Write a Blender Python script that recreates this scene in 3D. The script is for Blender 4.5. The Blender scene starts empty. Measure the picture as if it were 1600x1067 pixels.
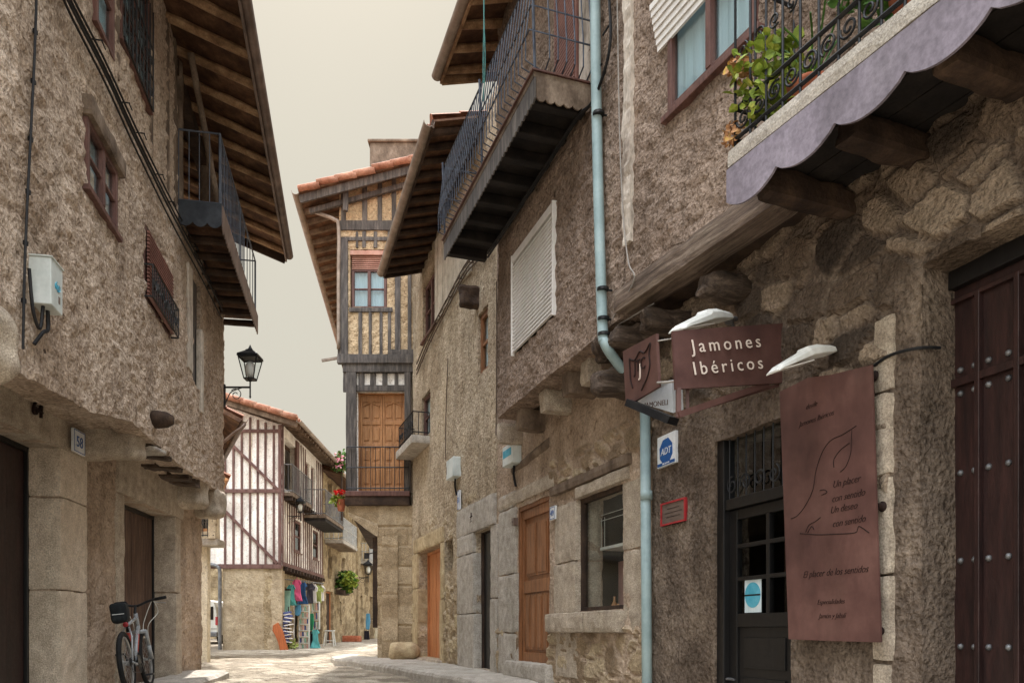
import bpy, bmesh, math, random
from mathutils import Vector, noise, Matrix
random.seed(7)
R = math.radians
F, CX, CY, H = 1250.0, 800.0, 985.0, 0.73     # focal length and horizon of the photograph, camera height
sc = bpy.context.scene
C = sc.collection
V = Vector

# ------------------------------------------------------------------ helpers
def W(px, py, Y):
    return V(((px-CX)/F*Y, Y, H-(py-CY)/F*Y))

class Frame:
    def __init__(s, o, d):
        s.o = V((o[0], o[1], 0)); s.d = V((d[0], d[1], 0)).normalized()
        s.n = V((s.d.y, -s.d.x, 0))
    def flip(s):
        s.n = -s.n; return s
    def P(s, u, n, z):
        return s.o + s.d*u + s.n*n + V((0, 0, z))
    def at(s, px, py, n=0.0):
        dx = (px-CX)/F
        t = (n + s.o.x*s.n.x + s.o.y*s.n.y)/(dx*s.n.x + s.n.y)
        p = V((dx*t, t, 0)) - s.o
        return (p.x*s.d.x + p.y*s.d.y, H-(py-CY)/F*t)
    def u(s, px, n=0.0): return s.at(px, CY, n)[0]
    def z(s, px, py, n=0.0): return s.at(px, py, n)[1]

def fbm(p, o=3):
    return noise.fractal(p, 1.0, 2.0, o)

class MB:
    def __init__(s): s.v = []; s.f = []; s.mi = []
    def add(s, vs, fs):
        b = len(s.v); s.v += [V(p) for p in vs]; s.f += [tuple(b+i for i in f) for f in fs]
        return s
    def box8(s, c):
        return s.add(c, [(0,1,3,2),(4,6,7,5),(0,4,5,1),(2,3,7,6),(0,2,6,4),(1,5,7,3)])
    def corners(s, fr, u0, u1, n0, n1, z0, z1):
        return [fr.P(u, n, z) for u in (u0,u1) for n in (n0,n1) for z in (z0,z1)]
    def fbox(s, fr, u0, u1, n0, n1, z0, z1):
        return s.box8(s.corners(fr, u0, u1, n0, n1, z0, z1))
    def box(s, c, sx, sy, sz, rot=None):
        c = V(c); pts = []
        for i in (-.5,.5):
            for j in (-.5,.5):
                for k in (-.5,.5):
                    p = V((i*sx, j*sy, k*sz))
                    if rot: p = rot @ p
                    pts.append(c+p)
        return s.box8(pts)
    def bar(s, a, b, w, h, up=V((0,0,1))):
        a = V(a); b = V(b); d = (b-a).normalized()
        x = d.cross(up)
        x = x.normalized() if x.length > 1e-5 else V((1,0,0))
        y = x.cross(d).normalized()
        pts = []
        for q in (a, b):
            for i in (-.5,.5):
                for j in (-.5,.5):
                    pts.append(q + x*(i*w) + y*(j*h))
        return s.box8(pts)
    def rbox(s, c8, res=.05, r=.02, amp=.006, fs=6.0, seed=0.0):
        """rounded, noisy block through eight corners"""
        c = c8
        L = [max((c[4]-c[0]).length, .01), max((c[2]-c[0]).length, .01), max((c[1]-c[0]).length, .01)]
        N = [max(2, min(26, int(round(l/res)))) for l in L]
        def tri(a, b, d):
            p = V((0,0,0))
            for i in (0,1):
                for j in (0,1):
                    for k in (0,1):
                        w = (a if i else 1-a)*(b if j else 1-b)*(d if k else 1-d)
                        p += c[i*4+j*2+k]*w
            return p
        idx = {}
        cen = sum(c, V((0,0,0)))/8
        def vert(i, j, k):
            key = (i,j,k)
            if key in idx: return idx[key]
            q = [i/N[0], j/N[1], k/N[2]]
            inner = []
            for a in range(3):
                m = min(.5, r/L[a]); inner.append(min(1-m, max(m, q[a])))
            dl = V([(q[a]-inner[a])*L[a] for a in range(3)])
            l = dl.length
            if l > 1e-9:
                dl = dl*(min(l, r)/l)
            q2 = [inner[a]+dl[a]/L[a] for a in range(3)]
            p = tri(*q2)
            if amp:
                dirv = (p-cen).normalized()
                p = p + dirv*(amp*(fbm(p*fs+V((seed,seed,0)), 3)*1.2))
            s.v.append(p); idx[key] = len(s.v)-1
            return idx[key]
        for a in range(3):
            b, d = (a+1) % 3, (a+2) % 3
            for side in (0, N[a]):
                for i in range(N[b]):
                    for j in range(N[d]):
                        def K(x, y):
                            k = [0,0,0]; k[a] = side; k[b] = x; k[d] = y; return vert(*k)
                        s.f.append((K(i,j), K(i+1,j), K(i+1,j+1), K(i,j+1)))
        return s
    def stone(s, fr, u0, u1, n0, n1, z0, z1, res=.05, r=.02, amp=.006, seed=0.0):
        return s.rbox(s.corners(fr, u0, u1, n0, n1, z0, z1), res, r, amp, 6.0, seed)
    def tube(s, pts, r, seg=8, cap=True, rf=None):
        pts = [V(p) for p in pts]; base = len(s.v); n = len(pts)
        up = None
        for i, p in enumerate(pts):
            d = (pts[min(i+1,n-1)]-pts[max(i-1,0)]).normalized()
            if up is None:
                up = V((0,0,1)) if abs(d.z) < .9 else V((1,0,0))
            x = d.cross(up).normalized(); up = x.cross(d).normalized()
            rr = r[i] if isinstance(r, (list, tuple)) else r
            for k in range(seg):
                a = 2*math.pi*k/seg
                q = x*math.cos(a)+up*math.sin(a)
                rad = rr*(rf(p+q*rr, a) if rf else 1)
                s.v.append(p+q*rad)
        for i in range(n-1):
            for k in range(seg):
                a = base+i*seg+k; b = base+i*seg+(k+1) % seg
                s.f.append((a, b, b+seg, a+seg))
        if cap:
            s.f.append(tuple(base+k for k in range(seg)))
            s.f.append(tuple(base+(n-1)*seg+k for k in reversed(range(seg))))
        return s
    def log(s, a, b, r, seg=16, res=.08, amp=.25, fs=5.0):
        a = V(a); b = V(b); n = max(3, int((b-a).length/res))
        pts = [a.lerp(b, i/n) for i in range(n+1)]
        ax = (b-a).normalized()
        def rf(p, ang):
            t = (p-a).dot(ax)
            grain = noise.noise(V((math.cos(ang)*5, math.sin(ang)*5, t*1.3+a.x*3)))*.5
            return 1+amp*(fbm(p*fs, 2)*.7+grain)
        return s.tube(pts, r, seg, True, rf)
    def prism(s, fr, poly, n0, n1):
        k = len(poly)
        vs = [fr.P(u, n0, z) for u, z in poly]+[fr.P(u, n1, z) for u, z in poly]
        fs = [tuple(range(k)), tuple(reversed(range(k, 2*k)))]
        for i in range(k):
            j = (i+1) % k; fs.append((i, j, j+k, i+k))
        return s.add(vs, fs)
    def lathe(s, c, prof, seg=16, ax=V((0,0,1))):
        c = V(c); q = V((0,0,1)).rotation_difference(ax); base = len(s.v)
        for r, z in prof:
            for k in range(seg):
                a = 2*math.pi*k/seg
                s.v.append(c+q @ V((r*math.cos(a), r*math.sin(a), z)))
        n = len(prof)
        for i in range(n-1):
            for k in range(seg):
                a = base+i*seg+k; b = base+i*seg+(k+1) % seg
                s.f.append((a, b, b+seg, a+seg))
        s.f.append(tuple(base+k for k in reversed(range(seg))))
        s.f.append(tuple(base+(n-1)*seg+k for k in range(seg)))
        return s
    def quad(s, a, b, c, d): return s.add([a,b,c,d], [(0,1,2,3)])
    def xf(s, M):
        s.v = [M @ p for p in s.v]; return s

ROOT = {}
def obj(name, mb, m, parent=None, smooth=False, bevel=0, attrs=None, recalc=True, label=None):
    me = bpy.data.meshes.new(name)
    off = ROOT[parent.name] if parent is not None else V((0,0,0))
    me.from_pydata([tuple(p-off) for p in mb.v], [], mb.f)
    me.validate(); me.update()
    if recalc:
        b = bmesh.new(); b.from_mesh(me); bmesh.ops.recalc_face_normals(b, faces=b.faces); b.to_mesh(me); b.free()
    if attrs:
        for k, arr in attrs.items():
            at = me.attributes.new(k, 'FLOAT', 'POINT')
            at.data.foreach_set('value', arr)
    mats = m if isinstance(m, (list, tuple)) else [m]
    for q in mats: me.materials.append(q)
    if len(mats) > 1 and mb.mi:
        for i, p in enumerate(me.polygons): p.material_index = mb.mi[i]
    if smooth:
        me.polygons.foreach_set('use_smooth', [True]*len(me.polygons))
    o = bpy.data.objects.new(name, me); C.objects.link(o)
    if parent is not None:
        o.parent = parent; ROOT[o.name] = off
    else:
        ROOT[o.name] = V((0,0,0))
    if bevel:
        md = o.modifiers.new('Bevel', 'BEVEL'); md.width = bevel; md.segments = 2; md.limit_method = 'ANGLE'; md.angle_limit = R(40)
    if label: o['label'] = label
    return o
def tag(o, label, cat, group=None, kind=None):
    if label: o['label'] = label
    if cat: o['category'] = cat
    if group: o['group'] = group
    if kind: o['kind'] = kind
    return o
def thing(name, label, cat, loc=(0,0,0), group=None):
    o = bpy.data.objects.new(name, None); C.objects.link(o); o.location = V(loc); o.empty_display_size = .2
    ROOT[o.name] = V(loc)
    return tag(o, label, cat, group)
def single(name, mb, m, label, cat, group=None, **k):
    """a thing that is one mesh, origin at its base"""
    lo = V((sum(p.x for p in mb.v)/len(mb.v), sum(p.y for p in mb.v)/len(mb.v), min(p.z for p in mb.v)))
    mb.v = [p-lo for p in mb.v]
    o = obj(name, mb, m, **k); o.location = lo; ROOT[o.name] = V(lo)
    return tag(o, label, cat, group)
def struct(name, mb, m, **k):
    o = obj(name, mb, m, **k); o['kind'] = 'structure'; return o
def dup(root, loc, rotz, label=None, group=None, scale=None):
    r = root.copy(); C.objects.link(r); r.location = loc; r.rotation_euler = (0, 0, rotz)
    if scale: r.scale = (scale,)*3
    if label: r['label'] = label
    if group: r['group'] = group
    def kids(a, b):
        for ch in list(a.children):
            if ch.name in done: continue
            c = ch.copy(); C.objects.link(c); c.parent = b; done.add(c.name)
            kids(ch, c)
    done = set(); kids(root, r)
    return r
def text_mb(s, size, o, ex, ez, depth=.004, shear=0.0, align='CENTER', spread=1.0, offset=0.0):
    """lettering as solid geometry: o = anchor, ex = reading direction, ez = up"""
    cu = bpy.data.curves.new('t', 'FONT'); cu.body = s; cu.size = size; cu.extrude = depth; cu.shear = shear
    cu.align_x = align; cu.space_character = spread; cu.offset = offset; cu.resolution_u = 3
    t = bpy.data.objects.new('t', cu); C.objects.link(t)
    dg = bpy.context.evaluated_depsgraph_get(); dg.update()
    me = bpy.data.meshes.new_from_object(t.evaluated_get(dg))
    ex = V(ex).normalized(); ez = V(ez).normalized(); en = ex.cross(ez)
    mb = MB(); mb.add([V(o)+ex*v.co.x+ez*v.co.y+en*v.co.z for v in me.vertices], [tuple(p.vertices) for p in me.polygons])
    bpy.data.objects.remove(t); bpy.data.curves.remove(cu); bpy.data.meshes.remove(me)
    return mb

# ------------------------------------------------------------------ materials
def lin(c):
    return tuple(((x/255)/12.92 if x/255 <= .04045 else ((x/255+.055)/1.055)**2.4) for x in c)+(1,)
class NT:
    def __init__(s, name):
        s.m = bpy.data.materials.new(name); s.m.use_nodes = True; s.t = s.m.node_tree
        s.b = s.t.nodes['Principled BSDF']; s.out = s.t.nodes['Material Output']
        tc = s.t.nodes.new('ShaderNodeTexCoord')
        geo = s.t.nodes.new('ShaderNodeNewGeometry')
        s.pos = geo.outputs['Position'] ; s.obj = tc.outputs['Object']
    def n(s, typ, **kw):
        x = s.t.nodes.new(typ)
        for k, v in kw.items(): setattr(x, k, v)
        return x
    def link(s, a, b): s.t.links.new(a, b)
    def mapping(s, src, scale, rot=0):
        if rot:
            r_ = s.n('ShaderNodeMapping'); r_.inputs['Rotation'].default_value = (0, 0, R(rot)); s.link(src, r_.inputs['Vector']); src = r_.outputs[0]
        m = s.n('ShaderNodeMapping'); m.inputs['Scale'].default_value = scale; s.link(src, m.inputs['Vector']); return m.outputs[0]
    def noise(s, vec, scale, detail=5, rough=.6, dist=0):
        x = s.n('ShaderNodeTexNoise'); x.inputs['Scale'].default_value = scale; x.inputs['Detail'].default_value = detail
        x.inputs['Roughness'].default_value = rough; x.inputs['Distortion'].default_value = dist
        s.link(vec, x.inputs['Vector']); return x.outputs['Fac']
    def ramp(s, fac, cols, pos=None, interp='LINEAR'):
        x = s.n('ShaderNodeValToRGB'); x.color_ramp.interpolation = interp; e = x.color_ramp.elements
        k = len(cols); pos = pos or [.3+.4*i/max(1, k-1) for i in range(k)]
        while len(e) < k: e.new(.5)
        for i in range(k): e[i].position = pos[i]; e[i].color = cols[i]
        s.link(fac, x.inputs[0]); return x.outputs[0]
    def mix(s, fac, a, b, mode='MIX'):
        x = s.n('ShaderNodeMix', data_type='RGBA', blend_type=mode)
        if isinstance(fac, (int, float)): x.inputs[0].default_value = fac
        else: s.link(fac, x.inputs[0])
        for sock, v in ((x.inputs[6], a), (x.inputs[7], b)):
            if isinstance(v, tuple): sock.default_value = v
            else: s.link(v, sock)
        return x.outputs[2]
    def math(s, op, a, b=0.0, clamp=False):
        x = s.n('ShaderNodeMath', operation=op, use_clamp=clamp)
        for sock, v in ((x.inputs[0], a), (x.inputs[1], b)):
            if isinstance(v, (int, float)): sock.default_value = v
            else: s.link(v, sock)
        return x.outputs[0]
    def bump(s, h, strength, dist, prev=None):
        x = s.n('ShaderNodeBump'); x.inputs['Strength'].default_value = strength; x.inputs['Distance'].default_value = dist
        s.link(h, x.inputs['Height'])
        if prev is not None: s.link(prev, x.inputs['Normal'])
        return x.outputs[0]
def surf(name, cols, scale=4, rough=.85, bump=.4, bscale=60, bdist=.006, stretch=(1,1,1), metal=0.0, stain=.35, spec=.25, detail=6, coat=0, speck=None, rot=0):
    if speck is None: speck = .05 if bump <= .25 else .22
    t = NT(name); v = t.mapping(t.pos, stretch, rot)
    c = [lin(x) for x in cols]
    f = t.noise(v, scale, detail)
    col = t.ramp(f, c)
    if stain:
        g = t.noise(t.mapping(t.pos, (1.3,1.3,.45)), 1.6, 5, .65)
        k = 1-stain
        col = t.mix(1.0, col, t.ramp(g, [(k,k,k*.97,1), (1,1,1,1)], [.32,.6]), 'MULTIPLY')
    if speck:
        col = t.mix(1.0, col, t.ramp(t.noise(v, scale*9, 4, .7), [(1-speck,1-speck,1-speck,1), (1+speck*.5,)*3+(1,)], [.36,.62]), 'MULTIPLY')
    t.link(col, t.b.inputs['Base Color'])
    rr = t.noise(t.pos, scale*4, 3)
    t.link(t.math('MULTIPLY_ADD', rr, .25, True) if False else t.math('ADD', t.math('MULTIPLY', rr, .24), rough-.12, True), t.b.inputs['Roughness'])
    t.b.inputs['Metallic'].default_value = metal
    t.b.inputs['Specular IOR Level'].default_value = spec
    if bump:
        h = t.noise(v, bscale, 4, .6)
        t.link(t.bump(h, bump, bdist), t.b.inputs['Normal'])
    return t.m
def wallmat(name, plaster, stone, mortar=None, grain=1.0, lump=1.0):
    """rough render; vertex attributes tell where bare stones show: cv = tone of each stone, mt = 0 render/mortar .. 1 stone face"""
    t = NT(name)
    cv = t.n('ShaderNodeAttribute', attribute_name='cv').outputs['Fac']
    mt = t.n('ShaderNodeAttribute', attribute_name='mt').outputs['Fac']
    f = t.noise(t.pos, 2.2, 8, .65)
    pl = t.ramp(f, [lin(x) for x in plaster], [.3, .5, .7])
    g = t.noise(t.pos, 46, 4, .7)
    pl = t.mix(1.0, pl, t.ramp(t.noise(t.pos, .75, 4, .6), [(.80,.77,.74,1), (1.0,1.0,1.0,1), (1.10,1.09,1.07,1)], [.38,.5,.64]), 'MULTIPLY')
    pl = t.mix(1.0, pl, t.ramp(t.noise(t.pos, 9, 5, .75), [(.52,.49,.46,1), (1,1,1,1)], [.33,.44]), 'MULTIPLY')  # hollows of the coarse bump darkened: dirt, plus shade painted into the colour
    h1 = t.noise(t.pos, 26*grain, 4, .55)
    pl = t.mix(lump*.8 if lump < 1.25 else 1.0, pl, t.ramp(h1, [(.50,.47,.44,1), (1.0,1.0,1.0,1), (1.16,1.15,1.14,1)], [.34,.50,.68]), 'MULTIPLY')  # low points of the lumps darkened likewise, dirt and painted shade
    pl = t.mix(1.0, pl, t.ramp(g, [(.76,.75,.74,1), (1.14,1.14,1.13,1)], [.36,.6]), 'MULTIPLY')
    drip = t.noise(t.mapping(t.pos, (2.2,2.2,.35)), 1.5, 6, .7)
    pl = t.mix(1.0, pl, t.ramp(drip, [(.78,.77,.76,1), (1.04,1.04,1.04,1)], [.34,.56]), 'MULTIPLY')
    st = t.ramp(cv, [lin(x) for x in stone], [0, .5, 1])
    sp = t.noise(t.pos, 55, 4, .7)
    st = t.mix(1.0, st, t.ramp(sp, [(.55,.54,.52,1), (1.15,1.13,1.1,1)], [.35,.65]), 'MULTIPLY')
    st = t.mix(1.0, st, t.ramp(t.noise(t.pos, 6, 4), [(.75,.74,.72,1), (1.05,1.05,1.05,1)], [.35,.6]), 'MULTIPLY')
    col = t.mix(mt, pl, st)
    t.link(col, t.b.inputs['Base Color'])
    t.b.inputs['Roughness'].default_value = .92; t.b.inputs['Specular IOR Level'].default_value = .12
    vo = t.n('ShaderNodeTexVoronoi'); vo.inputs['Scale'].default_value = 34*grain; t.link(t.pos, vo.inputs['Vector'])
    b0 = t.bump(t.noise(t.pos, 9, 5, .7), .7*lump, .05)
    b1 = t.bump(h1, .9*lump, .04, b0)
    b2 = t.bump(vo.outputs['Distance'], .5*lump, .02, b1)
    b3 = t.bump(t.noise(t.pos, 140*grain, 3, .6), .5, .004, b2)
    t.link(b3, t.b.inputs['Normal'])
    return t.m
def glass(name, tint, fac=.75, rough=.03):
    t = NT(name)
    tr = t.n('ShaderNodeBsdfTransparent'); tr.inputs[0].default_value = tint
    gl = t.n('ShaderNodeBsdfGlossy'); gl.inputs['Roughness'].default_value = rough; gl.inputs[0].default_value = (.9,.93,.95,1)
    fr = t.n('ShaderNodeFresnel'); fr.inputs[0].default_value = 1.5
    mx = t.n('ShaderNodeMixShader'); gb = t.n('ShaderNodeNewGeometry'); front = t.math('SUBTRACT', 1.0, gb.outputs['Backfacing'])
    t.link(t.math('MULTIPLY', t.math('ADD', t.math('MULTIPLY', fr.outputs[0], .9), .05 if fac < .9 else 0.0, True), front if fac < .9 else t.math('MULTIPLY', front, .3)), mx.inputs[0])
    t.link(tr.outputs[0], mx.inputs[1]); t.link(gl.outputs[0], mx.inputs[2]); t.link(mx.outputs[0], t.out.inputs[0])
    return t.m

M = {}
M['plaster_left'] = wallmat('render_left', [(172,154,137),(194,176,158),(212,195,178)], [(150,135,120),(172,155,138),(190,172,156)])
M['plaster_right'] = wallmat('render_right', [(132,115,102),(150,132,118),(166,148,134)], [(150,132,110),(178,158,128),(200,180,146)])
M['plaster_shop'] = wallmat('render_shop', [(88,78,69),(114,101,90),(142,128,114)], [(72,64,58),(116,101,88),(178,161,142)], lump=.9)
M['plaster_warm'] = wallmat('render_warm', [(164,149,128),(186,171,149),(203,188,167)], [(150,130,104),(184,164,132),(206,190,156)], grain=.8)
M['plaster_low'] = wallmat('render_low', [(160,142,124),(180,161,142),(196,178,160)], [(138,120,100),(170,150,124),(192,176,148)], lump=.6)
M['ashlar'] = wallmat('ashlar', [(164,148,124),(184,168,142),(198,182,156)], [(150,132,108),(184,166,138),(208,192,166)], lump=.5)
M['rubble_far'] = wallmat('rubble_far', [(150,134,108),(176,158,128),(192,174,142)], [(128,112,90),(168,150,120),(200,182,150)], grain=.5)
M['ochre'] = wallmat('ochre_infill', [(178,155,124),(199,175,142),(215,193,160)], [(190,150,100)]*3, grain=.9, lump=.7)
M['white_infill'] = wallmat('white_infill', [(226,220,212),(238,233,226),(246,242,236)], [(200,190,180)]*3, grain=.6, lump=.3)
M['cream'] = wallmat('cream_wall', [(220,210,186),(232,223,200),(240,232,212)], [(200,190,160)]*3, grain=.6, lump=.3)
M['granite'] = surf('granite', [(158,144,128),(184,170,152),(204,190,170)], 9, .9, .8, 70, .012, stain=.22, speck=.4)
M['granite_pale'] = surf('granite_pale', [(160,152,142),(184,176,165),(202,195,184)], 9, .9, .7, 80, .01, stain=.25, speck=.35)
M['granite_warm'] = surf('granite_warm', [(160,140,110),(188,168,134),(206,188,154)], 8, .9, .7, 60, .01, stain=.3)
M['old_wood'] = surf('old_wood', [(84,70,58),(120,103,88),(150,133,116)], 5, .85, .8, 26, .01, (1,1,.6), stain=.3)
M['old_wood_v'] = surf('old_wood_grey', [(70,66,64),(98,92,88),(130,122,114)], 7, .85, .8, 20, .01, (3,3,.35), stain=.3)
M['dark_wood'] = surf('dark_wood', [(44,34,29),(66,52,43),(90,72,58)], 5, .85, .8, 30, .01, (1,1,1), stain=.3)
M['beam_along'] = surf('weathered_beam', [(74,62,54),(116,100,88),(156,140,124)], 4, .88, .7, 22, .008, (6,.35,6), stain=.3, speck=.35, rot=-24.5)
M['beam_across'] = surf('weathered_beam_end', [(52,43,37),(84,71,61),(122,106,93)], 4, .88, .9, 14, .014, (.5,5,5), stain=.3, speck=.35, rot=-19)
M['column'] = surf('granite_column', [(196,180,160),(214,198,178),(228,214,194)], 9, .9, .8, 60, .014, stain=.2, speck=.35)
M['soffit'] = surf('soffit_boards', [(64,44,34),(98,70,52),(132,100,74)], 5, .85, .6, 24, .008, (1,1,1), stain=.4)
M['rafter'] = surf('rafter_wood', [(110,84,62),(156,124,94),(190,160,126)], 6, .85, .6, 30, .008, stain=.3)
M['black_wood'] = surf('near_black_wood', [(26,24,24),(40,36,34),(56,50,46)], 5, .8, .5, 30, .006, stain=.3)  # near-black wood tone, used under the balconies
M['red_wood'] = surf('red_brown_wood', [(80,52,46),(102,70,62),(122,88,79)], 6, .6, .4, 40, .004, (3,3,.5), stain=.25, spec=.4)
M['stud'] = surf('stud_paint', [(92,66,62),(112,84,78),(130,100,92)], 5, .75, .5, 30, .006, (2,2,.5), stain=.2)
M['door_brown'] = surf('door_brown', [(110,70,42),(140,92,56),(164,112,74)], 7, .55, .5, 34, .004, (4,4,.4), stain=.25, spec=.4)
M['door_orange'] = surf('door_orange', [(164,100,58),(188,120,74),(204,140,92)], 7, .55, .5, 34, .004, (4,4,.4), stain=.2, spec=.4)
M['door_oak'] = surf('door_oak', [(158,108,66),(188,134,86),(206,154,106)], 6, .5, .5, 34, .004, (4,4,.4), stain=.25, spec=.4)
M['door_dark'] = surf('door_oxblood', [(34,20,20),(48,29,27),(62,38,35)], 6, .42, .4, 40, .003, (4,4,.5), stain=.3, spec=.5)
M['door_black'] = surf('door_black', [(12,11,11),(18,16,16),(26,24,23)], 6, .45, .3, 40, .003, (4,4,.5), stain=.2, spec=.5)
M['door_grey'] = surf('door_grey', [(80,62,54),(100,80,70),(124,102,88)], 6, .7, .5, 34, .005, (4,4,.4), stain=.3)
M['tile'] = surf('roof_tile', [(134,88,68),(168,116,92),(196,152,128)], 3.5, .85, .5, 60, .006, stain=.45)
M['iron'] = surf('wrought_iron', [(26,27,30),(36,37,40),(52,50,48)], 10, .5, .3, 90, .002, stain=.1, metal=.4, spec=.5)
M['dark_tin'] = surf('dark_tin', [(40,44,50),(54,58,64),(70,74,80)], 6, .6, .2, 60, .002, stain=.2)
M['whitewash'] = surf('whitewash', [(176,164,150),(204,194,180),(222,212,198)], 5, .9, .8, 30, .012, stain=.2)
M['iron_blue'] = surf('painted_iron', [(58,62,72),(74,80,92),(92,98,108)], 10, .45, .2, 90, .002, stain=.1, metal=.3, spec=.5)
M['gutter'] = surf('zinc_gutter', [(128,112,98),(150,134,120),(172,156,142)], 5, .5, .2, 50, .003, stain=.35, metal=.3, spec=.5)
M['gutter_brown'] = surf('gutter_brown', [(92,74,66),(116,98,88),(140,120,110)], 5, .5, .2, 50, .003, stain=.35, metal=.2, spec=.5)
M['pipe'] = surf('pipe_paint', [(138,160,162),(156,178,180),(172,192,192)], 4, .5, .15, 50, .003, stain=.3, spec=.4)
M['rust'] = surf('corten_sign', [(78,52,48),(96,66,60),(114,82,74)], 3, .55, .25, 80, .002, stain=.35, spec=.4)
M['rust_dark'] = surf('corten_cut', [(30,18,16),(38,24,21),(44,30,26)], 5, .8, .1, 40, .002, stain=0)
M['letter'] = surf('letter_paint', [(214,196,184),(230,214,202),(240,226,214)], 12, .5, .1, 60, .001, stain=.2)
M['white_paint'] = surf('white_paint', [(206,206,200),(220,220,214),(232,232,226)], 5, .5, .1, 60, .001, stain=.25, spec=.4)
M['box_paint'] = surf('box_plastic', [(196,206,204),(212,220,217),(224,230,227)], 5, .45, .1, 60, .001, stain=.3, spec=.4)
M['peeled'] = surf('peeling_whitewash', [(120,106,94),(202,190,176),(222,212,198)], 5, .9, .6, 40, .006, (1,1,.4), stain=.25)
M['lilac'] = surf('lilac_paint', [(118,111,120),(138,130,141),(154,146,157)], 3, .7, .3, 30, .004, stain=.4)
M['slat'] = surf('pvc_slat', [(226,222,218),(236,232,228),(242,240,236)], 4, .5, .1, 50, .001, stain=.2, spec=.4)
M['slat_brown'] = surf('brown_slat', [(112,74,66),(132,90,80),(148,106,94)], 4, .55, .1, 50, .001, stain=.2, spec=.4)
M['slat_pink'] = surf('faded_slat', [(172,124,108),(190,144,126),(204,162,146)], 4, .6, .1, 50, .001, stain=.2)
M['blue'] = surf('sign_blue', [(18,74,140),(24,84,152),(32,94,162)], 8, .4, .05, 60, .001, stain=.1, spec=.4)
M['red'] = surf('frame_red', [(150,34,40),(168,44,50),(180,56,60)], 8, .4, .05, 60, .001, stain=.1, spec=.4)
M['cyan'] = surf('graffiti_cyan', [(60,150,180),(84,170,196),(110,186,206)], 8, .6, .05, 60, .001, stain=.1)
M['greyplate'] = surf('plaque_grey', [(96,80,74),(112,96,88),(124,108,100)], 8, .35, .05, 60, .001, stain=.1, spec=.5, metal=.2)
M['rubber'] = surf('rubber', [(20,20,21),(28,28,29),(38,37,36)], 12, .8, .3, 90, .002, stain=.1)
M['cable'] = surf('cable_sheath', [(22,22,24),(32,32,34),(46,45,44)], 12, .6, .1, 60, .001, stain=.1)
M['cable_grey'] = surf('cable_grey', [(130,124,118),(150,144,138),(168,162,154)], 12, .6, .1, 60, .001, stain=.1)
M['cable_brown'] = surf('cable_brown', [(70,58,50),(86,72,62),(100,86,74)], 12, .6, .1, 60, .001, stain=.1)
M['cable_green'] = surf('cable_green', [(60,110,108),(76,130,126),(96,148,142)], 12, .6, .1, 60, .001, stain=.1)
M['alu'] = surf('alu', [(150,152,154),(176,178,180),(198,198,198)], 12, .35, .1, 60, .001, stain=.1, metal=.8, spec=.5)
M['bike_white'] = surf('bike_white', [(128,132,136),(150,154,158),(172,175,178)], 8, .3, .0, 60, .001, stain=.1, spec=.5)
M['bike_red'] = surf('bike_red', [(150,40,36),(176,60,50),(190,84,70)], 8, .3, .0, 60, .001, stain=.1, spec=.5)
M['bag'] = surf('bag_black', [(16,20,22),(26,31,34),(40,46,48)], 14, .8, .4, 90, .003, stain=.1)
M['leaf'] = surf('leaf', [(74,98,34),(122,140,48),(176,174,80)], 14, .6, .1, 60, .001, stain=0, spec=.3)
M['leaf_dark'] = surf('leaf_dark', [(40,70,26),(64,100,36),(96,132,50)], 14, .6, .1, 60, .001, stain=0, spec=.3)
M['bloom_dry'] = surf('bloom_dry', [(150,110,80),(186,140,100),(206,176,90)], 20, .8, .1, 60, .001, stain=0)
M['bloom_red'] = surf('bloom_red', [(190,24,22),(214,36,30),(226,60,50)], 20, .7, .1, 60, .001, stain=0)
M['bloom_pink'] = surf('bloom_pink', [(200,120,140),(220,150,164),(232,180,188)], 20, .7, .1, 60, .001, stain=0)
M['pot'] = surf('terracotta', [(140,76,52),(166,96,68),(184,118,90)], 8, .85, .2, 60, .002, stain=.3)
M['curtain'] = surf('curtain', [(196,212,218),(214,228,233),(228,238,241)], 3, .8, .2, 10, .01, (8,8,.4), stain=.15)
M['glass'] = glass('window_glass', (.80,.85,.86,1), .75)
M['glass_clear'] = glass('shop_glass', (.9,.92,.92,1), .95)
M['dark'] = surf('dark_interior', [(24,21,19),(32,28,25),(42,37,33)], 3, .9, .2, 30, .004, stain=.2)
M['lamp_glass'] = surf('lamp_glass', [(224,222,214),(234,232,226),(242,240,236)], 5, .2, .0, 60, .001, stain=0, spec=.5)
M['metalgrey'] = surf('lamp_metal', [(92,92,94),(116,116,118),(140,140,140)], 6, .45, .1, 60, .001, stain=.15, metal=.5)
M['plate_white'] = surf('enamel', [(214,218,222),(226,230,234),(236,238,240)], 6, .3, .05, 60, .001, stain=.15, spec=.5)
for k, a in dict(teal=(84,156,148), pink=(198,84,118), navy=(50,84,124), greyk=(70,66,72), lime=(156,168,96), aqua=(96,172,172), black=(34,30,36), cloth_white=(226,220,214), orange=(174,100,62), green=(50,130,90), striped=(90,96,140), paleg=(150,190,170), rose=(220,170,160), skyb=(88,144,172)).items():
    M[k] = surf('cloth_'+k, [tuple(int(x*.82) for x in a), a, tuple(min(255, int(x*1.1)) for x in a)], 6, .9, .3, 12, .01, (5,5,.5), stain=0)

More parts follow.
